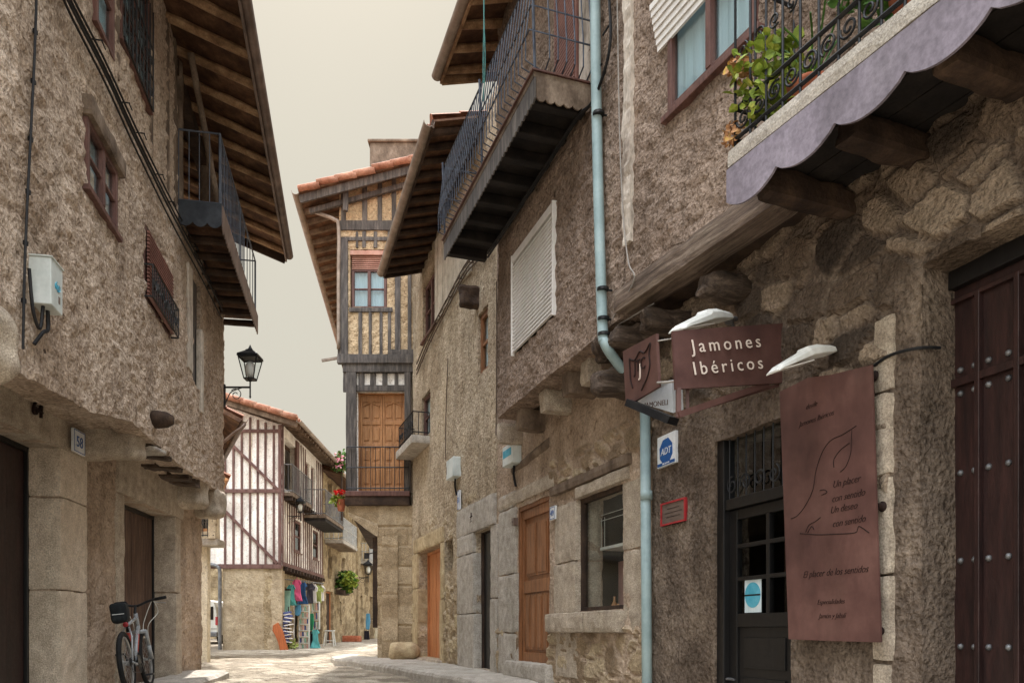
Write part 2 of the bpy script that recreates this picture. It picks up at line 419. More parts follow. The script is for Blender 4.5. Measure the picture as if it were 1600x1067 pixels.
# ------------------------------------------------------------------ wall sheets
def lines(a, b, cuts, res):
    e = sorted(set([a, b]+[c for c in cuts if a < c < b]))
    out = []
    for i in range(len(e)-1):
        n = max(1, int(math.ceil((e[i+1]-e[i])/res)))
        out += [e[i]+(e[i+1]-e[i])*k/n for k in range(n)]
    out.append(e[-1]); return out
def st_plaster(amp=1.0, big=1.0):
    def f(u, z, s):
        d = .022*big*noise.noise(V((u*.8, z*.8, s)))+.014*amp*noise.noise(V((u*4.5, z*5.5, s+3)))+.022*amp*noise.noise(V((u*8.5, z*13, s+7)))
        return d, .5, 0.0
    return f
def vor(u, z, s, size, flat=1.5):
    p = V((u/(size*flat)+.25*noise.noise(V((u*2, z*2, s))), z/size+.25*noise.noise(V((u*2, z*2, s+9))), s))
    d, pts = noise.voronoi(p)
    e = d[1]-d[0]
    t = min(1, max(0, (e-.04)/.11)); t = t*t*(3-2*t)
    q = pts[0]; cv = .5+.5*noise.cell(V((q.x*7.3+.1, q.y*5.7+.2, q.z)))
    tl = (p.x-q.x)*noise.cell(V((q.x*3.1, q.y*9.2, 4)))+(p.y-q.y)*noise.cell(V((q.x*8.1, q.y*2.2, 7)))
    return t, cv, tl
def st_rubble(size=.28, amp=.045, region=None, flat=1.5):
    def f(u, z, s):
        t, cv, tl = vor(u, z, s, size, flat)
        k = 1.0
        if region:
            k = max(0, min(1, region(u, z)+.35*noise.noise(V((u*3, z*3, s+5)))))
        m = t*k
        d = amp*(m-.4*k)*(.6+.5*cv)+amp*.9*tl*m+.012*k*abs(noise.noise(V((u*11, z*11, s+2))))+.012*noise.noise(V((u*7, z*7, s)))+.006*noise.noise(V((u*18, z*18, s)))+.02*noise.noise(V((u*.9, z*.9, s)))
        return d, min(1, max(0, cv)), m
    return f
def st_ashlar(h=.36, w=.6, amp=.018):
    def f(u, z, s):
        r = math.floor(z/h+.01); hz = z/h-r
        ww = w*(.8+.5*abs(math.sin(r*3.7+s)))
        x = u/ww+(r*.37+s) % 1.0; c = math.floor(x); hx = x-c
        e = min(hz*h, (1-hz)*h, hx*ww, (1-hx)*ww)
        t = min(1, max(0, (e-.004)/.022))
        cv = .5+.5*math.sin(c*12.9+r*78.2+s)
        return amp*(t-.5)*(.7+.6*cv)+.008*noise.noise(V((u*8, z*8, s))), .35+.45*cv, .25+.75*t
    return f
def wall(name, m, parent, fr, n, u0, u1, z0, z1, holes=(), res=.06, rev=.25, style=None, seed=0.0, zlo=None, zhi=None, label=None, edge=.010, falloff=.6):
    style = style or st_plaster()
    us = lines(u0, u1, [h[0] for h in holes]+[h[1] for h in holes], res)
    zs = lines(z0, z1, [h[2] for h in holes]+[h[3] for h in holes], res)
    mb = MB(); idx = {}; cvs = []; mts = []
    def inside(u, z):
        for h in holes:
            if h[0] < u < h[1] and h[2] < z < h[3]: return True
        return False
    def vert(i, j):
        if (i, j) in idx: return idx[(i, j)]
        u, z = us[i], zs[j]
        d, cv, mt = style(u, z, seed)
        ju = edge*noise.noise(V((u*4, z*4, seed+20))); jz = edge*noise.noise(V((u*4, z*4, seed+30)))
        zz = z
        if zlo: zz += zlo(u)*max(0, 1-(z-z0)/falloff)
        if zhi: zz += zhi(u)*max(0, min(1, 1-(z1-z)/1.2))
        mb.v.append(fr.P(u+ju, n+d, zz+jz)); cvs.append(cv); mts.append(mt)
        idx[(i, j)] = len(mb.v)-1; return idx[(i, j)]
    cells = set()
    for i in range(len(us)-1):
        um = (us[i]+us[i+1])/2
        for j in range(len(zs)-1):
            if not inside(um, (zs[j]+zs[j+1])/2):
                cells.add((i, j)); mb.f.append((vert(i,j), vert(i+1,j), vert(i+1,j+1), vert(i,j+1)))
    back = {}
    def bk(k):
        if k not in back:
            mb.v.append(mb.v[k]-fr.n*rev); cvs.append(cvs[k]); mts.append(mts[k]*.5); back[k] = len(mb.v)-1
        return back[k]
    for (i, j) in list(cells):
        for (di, dj, a, b) in ((-1,0,(i,j),(i,j+1)), (1,0,(i+1,j+1),(i+1,j)), (0,-1,(i+1,j),(i,j)), (0,1,(i,j+1),(i+1,j+1))):
            if (i+di, j+dj) not in cells:
                A, B = vert(*a), vert(*b); mb.f.append((A, B, bk(B), bk(A)))
    return obj(name, mb, m, parent, smooth=False, attrs={'cv': cvs, 'mt': mts}, recalc=True, label=label)

def tiles(A, B, Cc, D, w=.22, row=.42, h=.05):
    """barrel tiles on the plane eave A-B, ridge D-C"""
    A, B, Cc, D = map(V, (A, B, Cc, D)); mb = MB()
    L = (B-A).length; S = (D-A).length; nr = (B-A).cross(D-A).normalized()
    if nr.z < 0: nr = -nr
    nt = max(1, int(L/w)); per = 8; nx = nt*per; nrow = max(1, int(S/row)); ys = []
    for r_ in range(nrow): ys += [(r_/nrow, 1), ((r_+.97)/nrow, 0)]
    for (t, st) in ys:
        for i in range(nx+1):
            x = (i % per)/per
            hh = h*math.sin(math.pi*min(1, x/.62)) if x < .62 else -h*.45*math.sin(math.pi*(x-.62)/.38)
            jit = .012*noise.noise(V(((i//per)*1.7, t*nrow*.9, 1)))
            p = A.lerp(B, i/nx).lerp(D.lerp(Cc, i/nx), t)+nr*(hh+(.022 if st else 0)+jit+.05)
            mb.v.append(p)
    k = nx+1
    for j in range(len(ys)-1):
        for i in range(nx): mb.f.append((j*k+i, j*k+i+1, (j+1)*k+i+1, (j+1)*k+i))
    b = len(mb.v)
    for i in range(nx+1): mb.v.append(A.lerp(B, i/nx)+nr*.0)
    for i in range(nx): mb.f.append((b+i, b+i+1, i+1, i))
    return mb
def slab(A, B, Cc, D, t):
    A, B, Cc, D = map(V, (A, B, Cc, D)); nr = (B-A).cross(D-A).normalized()
    if nr.z < 0: nr = -nr
    m = MB(); m.box8([A-nr*t, A, D-nr*t, D, B-nr*t, B, Cc-nr*t, Cc]); return m
def beam(parent, name, a, b, w, h, m, seed=0, amp=.03, r=.03):
    a = V(a); b = V(b); d = (b-a).normalized(); x = d.cross(V((0,0,1))).normalized(); up = V((0,0,1)); mb = MB()
    mb.rbox([p+x*(i*w/2)+up*(k*h/2) for p in (a, b) for i in (-1, 1) for k in (-1, 1)], .045, r, amp, 5.5, seed)
    return obj(name, mb, M[m], parent)
def halfpipe(a, b, r, seg=10, wallt=.006):
    """open half-round gutter"""
    a = V(a); b = V(b); d = (b-a).normalized(); x = d.cross(V((0,0,1))).normalized(); mb = MB()
    n = max(1, int((b-a).length/.5))
    for i in range(n+1):
        c = a.lerp(b, i/n)
        for rr in (r, r-wallt):
            for k in range(seg+1):
                an = math.pi*k/seg
                mb.v.append(c+x*(rr*math.cos(an))-V((0,0,1))*(rr*math.sin(an)))
    q = 2*(seg+1)
    for i in range(n):
        for k in range(seg):
            o = i*q+k; mb.f.append((o, o+1, o+1+q, o+q))
            o += seg+1; mb.f.append((o, o+1, o+1+q, o+q))
        for k in (0, seg):
            o = i*q+k; mb.f.append((o, o+seg+1, o+seg+1+q, o+q))
    for i in (0, n):
        for k in range(seg):
            o = i*q+k; mb.f.append((o, o+1, o+seg+2, o+seg+1))
    return mb

def window(parent, fr, u0, u1, z0, z1, n, mf, fw=.05, cols=2, rows=1, d=.06, sill=None, msill=None, pane='curtain', name='window', bars=None):
    m = MB()
    for (a, b, c, e) in ((u0, u0+fw, z0, z1), (u1-fw, u1, z0, z1), (u0+fw, u1-fw, z0, z0+fw), (u0+fw, u1-fw, z1-fw, z1)):
        m.fbox(fr, a, b, n-d, n, c, e)
    w = (u1-u0-2*fw)
    for i in range(1, cols):
        c = u0+fw+w*i/cols; m.fbox(fr, c-fw*.55, c+fw*.55, n-d+.004, n+.006, z0+fw, z1-fw)
    for j in range(1, rows):
        c = z0+(z1-z0)*j/rows; m.fbox(fr, u0+fw, u1-fw, n-d+.012, n-.01, c-fw*.25, c+fw*.25)
    f = obj(name, m, mf, parent, bevel=.004)
    g = MB(); g.fbox(fr, u0+fw*.5, u1-fw*.5, n-d*.6-.004, n-d*.6, z0+fw*.5, z1-fw*.5)
    obj('pane', g, M['glass'], f)
    c = MB(); k = 24; a0, a1 = u0+fw*.4, u1-fw*.4
    for i in range(k+1):
        uu = a0+(a1-a0)*i/k; nn = n-d-.012+.006*math.sin(i*1.9)
        c.v += [fr.P(uu, nn, z0+.01), fr.P(uu, nn, z1-.01)]
    for i in range(k): c.f.append((2*i, 2*i+2, 2*i+3, 2*i+1))
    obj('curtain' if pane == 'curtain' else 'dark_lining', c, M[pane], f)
    if sill:
        s_ = MB(); s_.fbox(fr, u0-.05, u1+.05, n-d, n+sill, z0-.05, z0-.002); obj('sill', s_, msill or mf, f, bevel=.005)
    return f
def plank_door(parent, fr, u0, u1, z0, z1, n, m, planks=5, d=.05, frame=.07, mfr=None, panels=None, name='door'):
    mb = MB(); w = (u1-u0-2*frame)/planks
    if panels:
        mb.fbox(fr, u0+frame, u1-frame, n-d, n-.03, z0, z1-frame)
        W_ = u1-u0-2*frame; Z_ = z1-frame-z0
        for (a, b, c, e) in panels:
            mb.fbox(fr, u0+frame+W_*a, u0+frame+W_*b, n-.032, n-.012, z0+Z_*c, z0+Z_*e)
            mb.fbox(fr, u0+frame+W_*a+.03, u0+frame+W_*b-.03, n-.013, n-.002, z0+Z_*c+.03, z0+Z_*e-.03)
        xs = sorted({0, 1})
        # stiles and rails around the panels
        for a, b in ((0, .07), (.93, 1)): mb.fbox(fr, u0+frame+W_*a, u0+frame+W_*b, n-.031, n, z0, z1-frame)
        for c, e in ((0, .06), (.94, 1), (.45, .53)): mb.fbox(fr, u0+frame+W_*.071, u0+frame+W_*.929, n-.0305, n-.001, z0+Z_*c, z0+Z_*e)
    else:
        for i in range(planks):
            mb.fbox(fr, u0+frame+w*i+.004, u0+frame+w*(i+1)-.004, n-d, n-.01*(i % 2)*.6, z0, z1-frame)
    dr = obj(name, mb, m, parent, bevel=.004)
    f = MB(); f.fbox(fr, u0, u0+frame, n-d, n+.03, z0, z1).fbox(fr, u1-frame, u1, n-d, n+.03, z0, z1).fbox(fr, u0+frame, u1-frame, n-d, n+.028, z1-frame, z1)
    obj('door_frame', f, mfr or m, dr, bevel=.005)
    return dr
def shutter(parent, fr, u0, u1, z0, z1, n, m, pitch=.045, name='roller_shutter'):
    s_ = MB(); k = int((z1-z0)/pitch)
    for i in range(k):
        z = z0+i*pitch
        s_.add([fr.P(u, nn, zz) for u in (u0, u1) for nn, zz in ((n, z+.001), (n+.016, z+.003), (n+.016, z+pitch*.45), (n, z+pitch*.7), (n-.012, z+pitch*.7), (n-.012, z+.001))],
               [(0,1,2,3,4,5), (11,10,9,8,7,6)]+[(i_, (i_+1) % 6, (i_+1) % 6+6, i_+6) for i_ in range(6)])
    return obj(name, s_, m, parent)
def clips(mb, pts, every, r, side):
    for i in range(0, len(pts), every):
        mb.bar(pts[i]-side*.05, pts[i]+side*.02, r, r)
def sag(a, b, s, n=16):
    a = V(a); b = V(b)
    return [a.lerp(b, i/n)-V((0,0,1))*(s*4*(i/n)*(1-i/n)) for i in range(n+1)]
def path(pts, n=10):
    """smooth curve through points"""
    pts = [V(p) for p in pts]; out = []
    for i in range(len(pts)-1):
        p0 = pts[max(i-1,0)]; p1 = pts[i]; p2 = pts[i+1]; p3 = pts[min(i+2, len(pts)-1)]
        for k in range(n):
            t = k/n
            out.append(.5*((2*p1)+(p2-p0)*t+(2*p0-5*p1+4*p2-p3)*t*t+(3*p1-p0-3*p2+p3)*t**3))
    out.append(pts[-1]); return out
def leaves(cen, rad, n, size, seed):
    rnd = random.Random(seed); mb = MB()
    for _ in range(n):
        while True:
            q = V((rnd.uniform(-1,1), rnd.uniform(-1,1), rnd.uniform(-1,1)))
            if q.length < 1: break
        p = V(cen)+V((q.x*rad[0], q.y*rad[1], q.z*rad[2]))
        a = V((rnd.gauss(0,1), rnd.gauss(0,1), rnd.gauss(0,.6))).normalized(); b = a.cross(V((rnd.gauss(0,1), rnd.gauss(0,1), rnd.gauss(0,1)))).normalized()
        c = a.cross(b); l = size*rnd.uniform(.6,1.3); w = l*.42
        mb.add([p, p+a*l*.35+b*w+c*l*.06, p+a*l*.75+b*w*.7, p+a*l-c*l*.1, p+a*l*.75-b*w*.7, p+a*l*.35-b*w+c*l*.06, p+a*l*.5-c*l*.05],
               [(0,1,6),(1,2,6),(2,3,6),(3,4,6),(4,5,6),(5,0,6)])
    return mb
def scroll(c, ex, ez, r0, turns=1.25, start=0, sgn=1, n=22):
    return [V(c)+V(ex)*(r0*(1-.75*i/n)*math.cos(start+sgn*turns*2*math.pi*i/n))+V(ez)*(r0*(1-.75*i/n)*math.sin(start+sgn*turns*2*math.pi*i/n)) for i in range(n+1)]
SUN_E, SUN_ANG, EXPO, SKYV = 4.6, 1.0, 0.82, (.318, .303, .256)
# ------------------------------------------------------------------ ground
def interp(x, pts):
    if x <= pts[0][0]: return pts[0][1]
    for (a, b), (c, d) in zip(pts, pts[1:]):
        if x <= c: return b+(d-b)*(x-a)/(c-a)
    return pts[-1][1]
GP = [(-400, -1.4), (0, -.95), (9, -.13), (12.5, 0), (20, .02), (27, .08), (36, .2), (80, .5), (400, .5)]
def gz(x, y): return interp(y, GP)
def nonuni(bounds):
    out = []
    for a, b, r in bounds:
        n = max(1, int(round((b-a)/r))); out += [a+(b-a)*i/n for i in range(n)]
    out.append(bounds[-1][1]); return out
xs = nonuni([(-400,-60,40), (-60,-11,4), (-11,-9,.5), (-9,3,.085), (3,6,.5), (6,60,4), (60,400,40)])
ys = nonuni([(-60,0,6), (0,9,.5), (9,16,.07), (16,36,.14), (36,60,1), (60,400,30)])
g = MB(); cvs = []; mts = []
for y in ys:
    for x in xs:
        d = 0; cv = .5; mt = 0
        if -9.1 < x < 3.1 and 9 <= y <= 36.1:
            t, cv, _t = vor(x, y, 4.4, .42, 1.25); mt = t
            d = .034*(t-.5)*(.5+cv)+.012*noise.noise(V((x*1.3, y*1.3, 2)))+.006*noise.noise(V((x*9, y*9, 2)))
        g.v.append(V((x, y, gz(x, y)+d))); cvs.append(cv); mts.append(mt)
k = len(xs)
for j in range(len(ys)-1):
    for i in range(k-1): g.f.append((j*k+i, j*k+i+1, (j+1)*k+i+1, (j+1)*k+i))
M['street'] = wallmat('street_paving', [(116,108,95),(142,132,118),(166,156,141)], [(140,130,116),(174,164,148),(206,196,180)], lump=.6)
struct('street', g, M['street'], attrs={'cv': cvs, 'mt': mts})

# ------------------------------------------------------------------ left house
LU = Frame((-2.3, 0), (-.192, 1)); LL = Frame((-3.88, 0), (-.096, 1))
L1 = thing('rendered_stone_house', 'tall brown rendered house on the left with deep wooden eave, the bicycle at its door', 'house', LL.P(9, 0, -.2))
uL = lambda px, n=0: LU.u(px, n)
uE = 13.95; uC = uL(277)
holes = [(uL(133), uL(180), 4.47, 5.06), (uL(187), uL(232), 6.45, 7.6), (uL(148), uL(176), 6.05, 7.4), (uL(226), uL(266), 4.3, 5.12),
         (uL(300), uL(314), 4.2, 5.75), (uC, uE+1, 6.14, 99)]
zl = lambda u: interp(u, [(4, 2.42), (5.5, 2.48), (7.05, 2.62), (8.25, 2.85), (10.85, 2.87), (13.6, 3.03)])-2.85
wall('upper_wall', M['plaster_left'], L1, LU, 0, 3.0, uE, 2.85, 8.5, holes, .036, .28, st_plaster(1.25), 1.0, zlo=zl)
wall('loggia_wall', M['plaster_left'], L1, LU, -1.1, uC-.3, uE, 6.0, 8.9, [], .12, .2, st_plaster(.6), 2.0)
h1 = (LL.u(-120), LL.u(90), -1.2, 2.6); h2 = (LL.u(192), LL.u(272), -.6, 2.42)
wall('lower_wall', M['plaster_low'], L1, LL, 0, 3.0, 13.35, -1.2, 3.35, [h1, h2], .05, .3, st_plaster(1.0, 1.3), 3.0)
c = MB(); c.fbox(LU, 3, uC-.35, -7, -1.3, -1, 8.4).fbox(LU, uC-.35, uE-.03, -7, -1.3, -1, 6.1)
c.fbox(LU, 3.0, uE-.02, -1.3, -.35, 2.9, 4.0); obj('rear_wall', c, M['plaster_left'], L1)
m = MB(); m.add([LL.P(13.34, 0, -1), LL.P(13.34, -2.2, -1), LL.P(13.34, -2.2, 6.2), LU.P(uE-.02, -.02, 6.2), LU.P(uE-.02, -.02, 3.2), LL.P(13.34, 0, 3.2)], [(0,1,2,3,4,5)])
obj('gable_wall', m, M['plaster_left'], L1, recalc=False)
m = MB(); m.box8([LL.P(3, -.3, 2.9), LL.P(3, -.3, 2.98), LU.P(3, -.03, 2.62), LU.P(3, -.03, 2.7), LL.P(13.3, -.3, 3.2), LL.P(13.3, -.3, 3.3), LU.P(uE-.05, -.03, 3.22), LU.P(uE-.05, -.03, 3.3)])
obj('jetty_floor', m, M['dark_wood'], L1)
# stone dressings of the two doorways
def blocks(parent, fr, u0, u1, n0, n1, zs, m, seed, name='jamb_stone', jit=.015, r=.02):
    for i in range(len(zs)-1):
        b = MB(); rr = random.Random(seed+i)
        b.stone(fr, u0+rr.uniform(-jit,jit), u1+rr.uniform(-jit,jit), n0, n1+rr.uniform(-.008,.012), zs[i]+.004, zs[i+1]-.004, .05, r, .012, seed+i*3.1)
        obj(name, b, m, parent)
blocks(L1, LL, LL.u(89), LL.u(131), -.34, .035, [-1.1, -.2, 1.15, 2.1, 2.62], M['column'], 11)
blocks(L1, LL, LL.u(180), LL.u(193), -.34, .03, [-.6, .9, 2.42], M['granite'], 21)
blocks(L1, LL, LL.u(271), LL.u(280), -.34, .03, [-.6, 1.3, 2.42], M['granite'], 27)
b = MB(); b.stone(LL, 5.6, LL.u(128), -.3, .05, 2.6, 3.12, .04, .02, .012, 5); li = obj('lintel', b, M['granite'], L1)
b = text_mb('64', .2, LL.P(LL.u(45), .078, 2.78), LL.d, (0,0,1), .012, .1); obj('carved_number', b, M['rust_dark'], li)
b = MB(); b.stone(LL, LL.u(181), LL.u(284), -.3, .045, 2.42, 2.98, .06, .03, .02, 6); obj('lintel', b, M['granite'], L1)
def rock(parent, name, x0, x1, y0, y1, z0, z1, m, seed, r=.1, amp=.05):
    b = MB(); b.rbox([V((x, y, z)) for x in (x0,x1) for y in (y0,y1) for z in (z0,z1)], .05, r, amp, 3.0, seed); return obj(name, b, m, parent, smooth=True)
rock(L1, 'corbel', -4.6, -3.2, 4.5, 5.25, 2.28, 2.82, M['granite'], 1, .16, .06)
rock(L1, 'corbel', -4.9, -4.08, 8.62, 8.98, 2.62, 3.1, M['granite'], 2, .07, .035)
rock(L1, 'corbel', -5.2, -4.66, 11.9, 12.4, 2.6, 3.1, M['granite'], 3, .09, .04)
rock(L1, 'corbel', -5.3, -4.72, 12.9, 13.3, 2.58, 3.05, M['granite'], 4, .09, .04)
for i, Y in enumerate((9.15, 9.75, 10.5, 11.15, 11.6)):
    x0 = -3.88-.096*Y-.2; x1 = -2.3-.192*Y-.04
    beam(L1, 'joist', (x0, Y, 2.98), (x1, Y+.05, 2.9), .2, .18, 'beam_across', i*2.1, .03)
rock(L1, 'roof_tile', -4.62, -4.06, 9.1, 9.42, 2.78, 2.84, M['granite_pale'], 8, .02, .01)
b = MB(); p = LU.P(uL(240), 0, LU.z(240, 655)); b.lathe(p-LU.n*.05, [(.02,-.0),(.09,.0),(.1,.1),(.085,.2),(.05,.26)], 14, LU.n); obj('beam_end', b, M['dark_wood'], L1, smooth=True)
plank_door(L1, LL, h1[0], h1[1]+.02, -1.2, 2.62, -.3, M['door_dark'], 6, mfr=M['door_black'])
plank_door(L1, LL, h2[0]-.02, h2[1]+.02, -.6, 2.44, -.3, M['door_grey'], 7, mfr=M['door_black'])
b = MB(); b.fbox(LL, h2[0], h2[1], -.35, .12, -.3, .0); obj('doorstep', b, M['granite'], L1, bevel=.02)
# windows
h = holes
def lintel(parent, fr, u0, u1, z0, z1, n0, n1, m='old_wood', seed=0, name='window_lintel'):
    b = MB(); b.rbox(b.corners(fr, u0, u1, n0, n1, z0, z1), .05, .025, .018, 5, seed); return obj(name, b, M[m], parent)
window(L1, LU, *h[0][:2], h[0][2], h[0][3], .025, M['red_wood'], .05, 2, 2, sill=.03)
lintel(L1, LU, h[0][0]-.03, h[0][1]+.12, 5.06, 5.24, -.2, .07, 'old_wood', 3)
window(L1, LU, *h[1][:2], h[1][2], h[1][3], .02, M['red_wood'], .055, 2, 3, sill=.02)
window(L1, LU, *h[2][:2], h[2][2], h[2][3], .02, M['red_wood'], .05, 1, 3)
gr = MB(); a0, a1 = h[1][0], h[1][1]
for i in range(9): gr.tube([LU.P(a0+(a1-a0)*i/8, .05, 6.42), LU.P(a0+(a1-a0)*i/8, .05, 7.5)], .008, 6)
for z in (6.42, 6.75, 7.08): gr.tube([LU.P(a0, .05, z), LU.P(a1, .05, z)], .01, 6)
for i in range(8):
    for z in (6.58, 6.92): gr.tube(scroll(LU.P(a0+(a1-a0)*(i+.5)/8, .05, z), LU.d, (0,0,1), .055, 1.4, i, 1 if i % 2 else -1, 16), .006, 5)
for q in (a0, a1): gr.tube([LU.P(q, .05, 6.45), LU.P(q, -.1, 6.45)], .01, 6)
obj('window_grille', gr, M['iron'], L1)
f = window(L1, LU, *h[3][:2], h[3][2], h[3][3], .0, M['red_wood'], .05, 2, 1, pane='dark')
shutter(L1, LU, h[3][0]+.02, h[3][0]+(h[3][1]-h[3][0])*.98, 4.34, 5.1, .03, M['slat_brown'], .04)
gr = MB(); a0, a1 = h[3][0]-.03, h[3][1]+.03
for z in (4.32, 4.66): gr.tube([LU.P(a0, .0, z), LU.P(a0, .09, z), LU.P(a1, .09, z), LU.P(a1, .0, z)], .011, 6)
for i in range(15): gr.tube([LU.P(a0+(a1-a0)*i/14, .09, 4.32), LU.P(a0+(a1-a0)*i/14, .09, 4.66)], .007, 6)
for i in range(7):
    gr.tube(scroll(LU.P(a0+(a1-a0)*(i+.5)/7, .092, 4.49), LU.d, (0,0,1), .075, 1.4, i, 1 if i % 2 else -1), .007, 5)
obj('window_guard', gr, M['iron'], L1)
b = MB(); b.fbox(LU, uL(291), uL(297.5), -.02, .035, 4.25, 5.66); obj('painted_strip', b, M['peeled'], L1, bevel=.01)
b = MB(); b.fbox(LU, h[4][0]-.04, h[4][1]+.05, -.14, -.06, 4.15, 5.8); obj('blocked_window', b, M['old_wood_v'], L1)
b = MB(); b.fbox(LU, uL(312), uL(315.5), -.05, .03, 3.9, 5.1); obj('painted_strip', b, M['peeled'], L1, bevel=.01)
for q in (uL(186)-.06, uL(236), uL(262), uC-.1):
    b = MB(); b.rbox(b.corners(LU, q-.06, q+.06, -.1, .012, 6.0, 8.3), .08, .01, .01, 4, q); obj('timber_post', b, M['old_wood'], L1)
# roof and eave
GA = V((-3.06, 8.99, 7.81)); GB = V((-4.12, 14.6, 7.50)); gd = (GB-GA)/(GB.y-GA.y)
G0 = GA+gd*(2.5-GA.y); G1 = GB; inn = -LU.n+V((0,0,.36))
rf = obj('roof', tiles(G0+V((0,0,.1)), G1+V((0,0,.1)), G1+inn*5+V((0,0,.1)), G0+inn*5+V((0,0,.1))), M['tile'], L1)
obj('roof_boards', slab(G0+V((0,0,.09)), G1+V((0,0,.09)), G1+inn*5+V((0,0,.09)), G0+inn*5+V((0,0,.09)), .035), M['soffit'], rf)
k = 24
for i in range(k):
    q = G0.lerp(G1, (i+.5)/k)
    b = MB(); wob = random.uniform(-.03, .03)
    b.log(q+V((0,0,.0))+LU.d*wob, q+inn*(2.6)+V((0,0,-.0))-LU.d*wob, .052, 8, .2, .3); obj('rafter', b, M['rafter'], rf)
b = MB(); b.bar(G0+inn*1.05+V((0,0,-.12)), G1+inn*1.05+V((0,0,-.12)), .16, .18); obj('wall_plate', b, M['dark_wood'], rf)
obj('gutter', halfpipe(G0+LU.n*.05+V((0,0,.07)), G1+LU.n*.05+V((0,0,.07)), .075), M['gutter_brown'], rf)
b = MB(); b.bar(G1+V((0,0,.02)), G1+inn*2.2+V((0,0,.02)), .05, .2); obj('verge_board', b, M['dark_wood'], rf)
b = MB(); b.bar(G0+V((0,0,.02)), G1+V((0,0,.02)), .03, .14); obj('fascia', b, M['gutter_brown'], rf)
for i, u in enumerate((uC+.25, uC+2.1, uE-.1)):
    b = MB(); b.log(LU.P(u, -.05, 6.14), LU.P(u, -.05, 8.15), .07, 10); obj('loggia_post', b, M['old_wood'], L1, smooth=True)
b = MB(); b.log(LU.P(uC+.9, .42, 6.2), LU.P(uC-.2, .2, 7.95), .04, 10); obj('brace', b, M['old_wood'], L1, smooth=True)
# balcony
bn = .53; u0, u1 = uC+.05, uE+.12
bal = MB()
for i in range(5): bal.fbox(LU, u0, u1, (.02 if i else -.14)+i*.103, .02+i*.103+.099, 6.13, 6.18)
bal = obj('balcony', bal, M['soffit'], L1)
for i in range(8):
    q = u0+.1+(u1-u0-.2)*i/7; b = MB(); b.log(LU.P(q, -.2, 6.02), LU.P(q, bn-.02, 6.02), .06, 8); obj('joist', b, M['dark_wood'], bal)
def scallop(fr, u0, u1, z0, z1, n0, n1, pitch, dep, alongn=False):
    pl = [(u0, z1)]; k = max(2, int(abs(u1-u0)/pitch)); st = []
    for i in range(k):
        for j in range(12):
            t = j/12; w_ = min(1, abs(t-.5)*2); hh_ = (w_**2.2 if w_ < .8 else .612+.1*(w_-.8)/.2+(.28 if w_ > .9 else 0))
            st.append((u0+(u1-u0)*(i+t)/k, z0+dep*hh_))
    st.append((u1, z0+dep))
    mb = MB(); n = len(st)
    for (uu, zz) in st: mb.v += [fr.P(uu, n0, zz), fr.P(uu, n0, z1), fr.P(uu, n1, zz), fr.P(uu, n1, z1)]
    for i in range(n-1):
        a = 4*i; b = a+4
        mb.f += [(a, b, b+1, a+1), (a+2, b+2, b+3, a+3), (a, b, b+2, a+2), (a+1, b+1, b+3, a+3)]
    mb.f += [(0,1,3,2), (4*n-4, 4*n-3, 4*n-1, 4*n-2)]
    return mb
obj('fascia', scallop(LU, u0, u1, 5.86, 6.2, bn, bn+.015, .12, .07), M['gutter_brown'], bal)
fe = Frame((LU.P(u0, 0, 0).x, LU.P(u0, 0, 0).y), (LU.n.x, LU.n.y))
obj('end_fascia', scallop(fe, 0, bn, 5.9, 6.22, .0, .015, .16, .06), M['dark_tin'], bal)
b = MB()
def rail(mb, pts, zb, h, sp, r=.008, top=.013, tops=(0,)):
    for a, c_ in zip(pts, pts[1:]):
        L = (c_-a).length; k = max(1, int(L/sp))
        for i in range(k+1):
            q = a.lerp(c_, i/k); mb.tube([q+V((0,0,zb)), q+V((0,0,zb+h))], r, 6)
    for z in (zb+h, zb+.06)+tuple(zb+t for t in tops if t): mb.tube([p+V((0,0,z)) for p in pts], top, 6)
um_ = u0+(u1-u0)*.62
rail(b, [LU.P(u0+.03, 0, 0), LU.P(u0+.03, bn-.03, 0), LU.P(um_, bn-.03, 0)], 6.18, .96, .12, .006)
rail(b, [LU.P(um_, bn-.03, 0), LU.P(u1-.03, bn-.03, 0), LU.P(u1-.03, 0, 0)], 6.18, .96, .3, .007)
for q in (LU.P(u0+.03, bn-.03, 0), LU.P(u1-.03, bn-.03, 0), LU.P((u0+u1)/2, bn-.03, 0)): b.tube([q+V((0,0,6.1)), q+V((0,0,7.14))], .016, 8)
obj('railing', b, M['iron_blue'], bal)
# cables on the left house
def oncable(fr, px, n):
    out = []
    for x, y in px:
        u, z = fr.at(x, y, n); out.append(fr.P(u, n, z))
    return out
b = MB(); base = [(86,-60), (110,0), (165,108), (205,195), (240,268), (275,338), (318,418), (348,478)]
for k, (dy, nn) in enumerate(((0, .06), (7, .085), (-13, .05), (20, .05))):
    b.tube(path(oncable(LU, [(x-k*.5, y+dy) for x, y in base], nn), 8), .011+.003*(k == 1), 6)
for x, y in ((146,68), (190,165), (214,212), (244,276), (262,318), (300,388)):
    p = oncable(LU, [(x, y)], 0)[0]; b.bar(p-LU.d*.05, p-LU.d*.05+LU.n*.09, .009, .009); b.bar(p-LU.d*.05+LU.n*.08, p+LU.d*.06+LU.n*.08, .009, .009)
single('cable_bundle', b, M['cable'], 'bundle of black cables running slanted across the left house to its balcony', 'cable')
b = MB(); b.tube(path(oncable(LU, [(58,-40), (55,60), (52,130), (46,250), (42,330), (38,440), (36,545)], .03), 8), .009, 6)
for x, y in ((55,50), (52,128), (48,218), (44,300), (40,380), (37,470)):
    p = oncable(LU, [(x, y)], .02)[0]; b.box(p, .022, .03, .03)
single('cable', b, M['cable'], 'thin dark vertical cable clipped to the left wall, passing left of the meter box', 'cable')
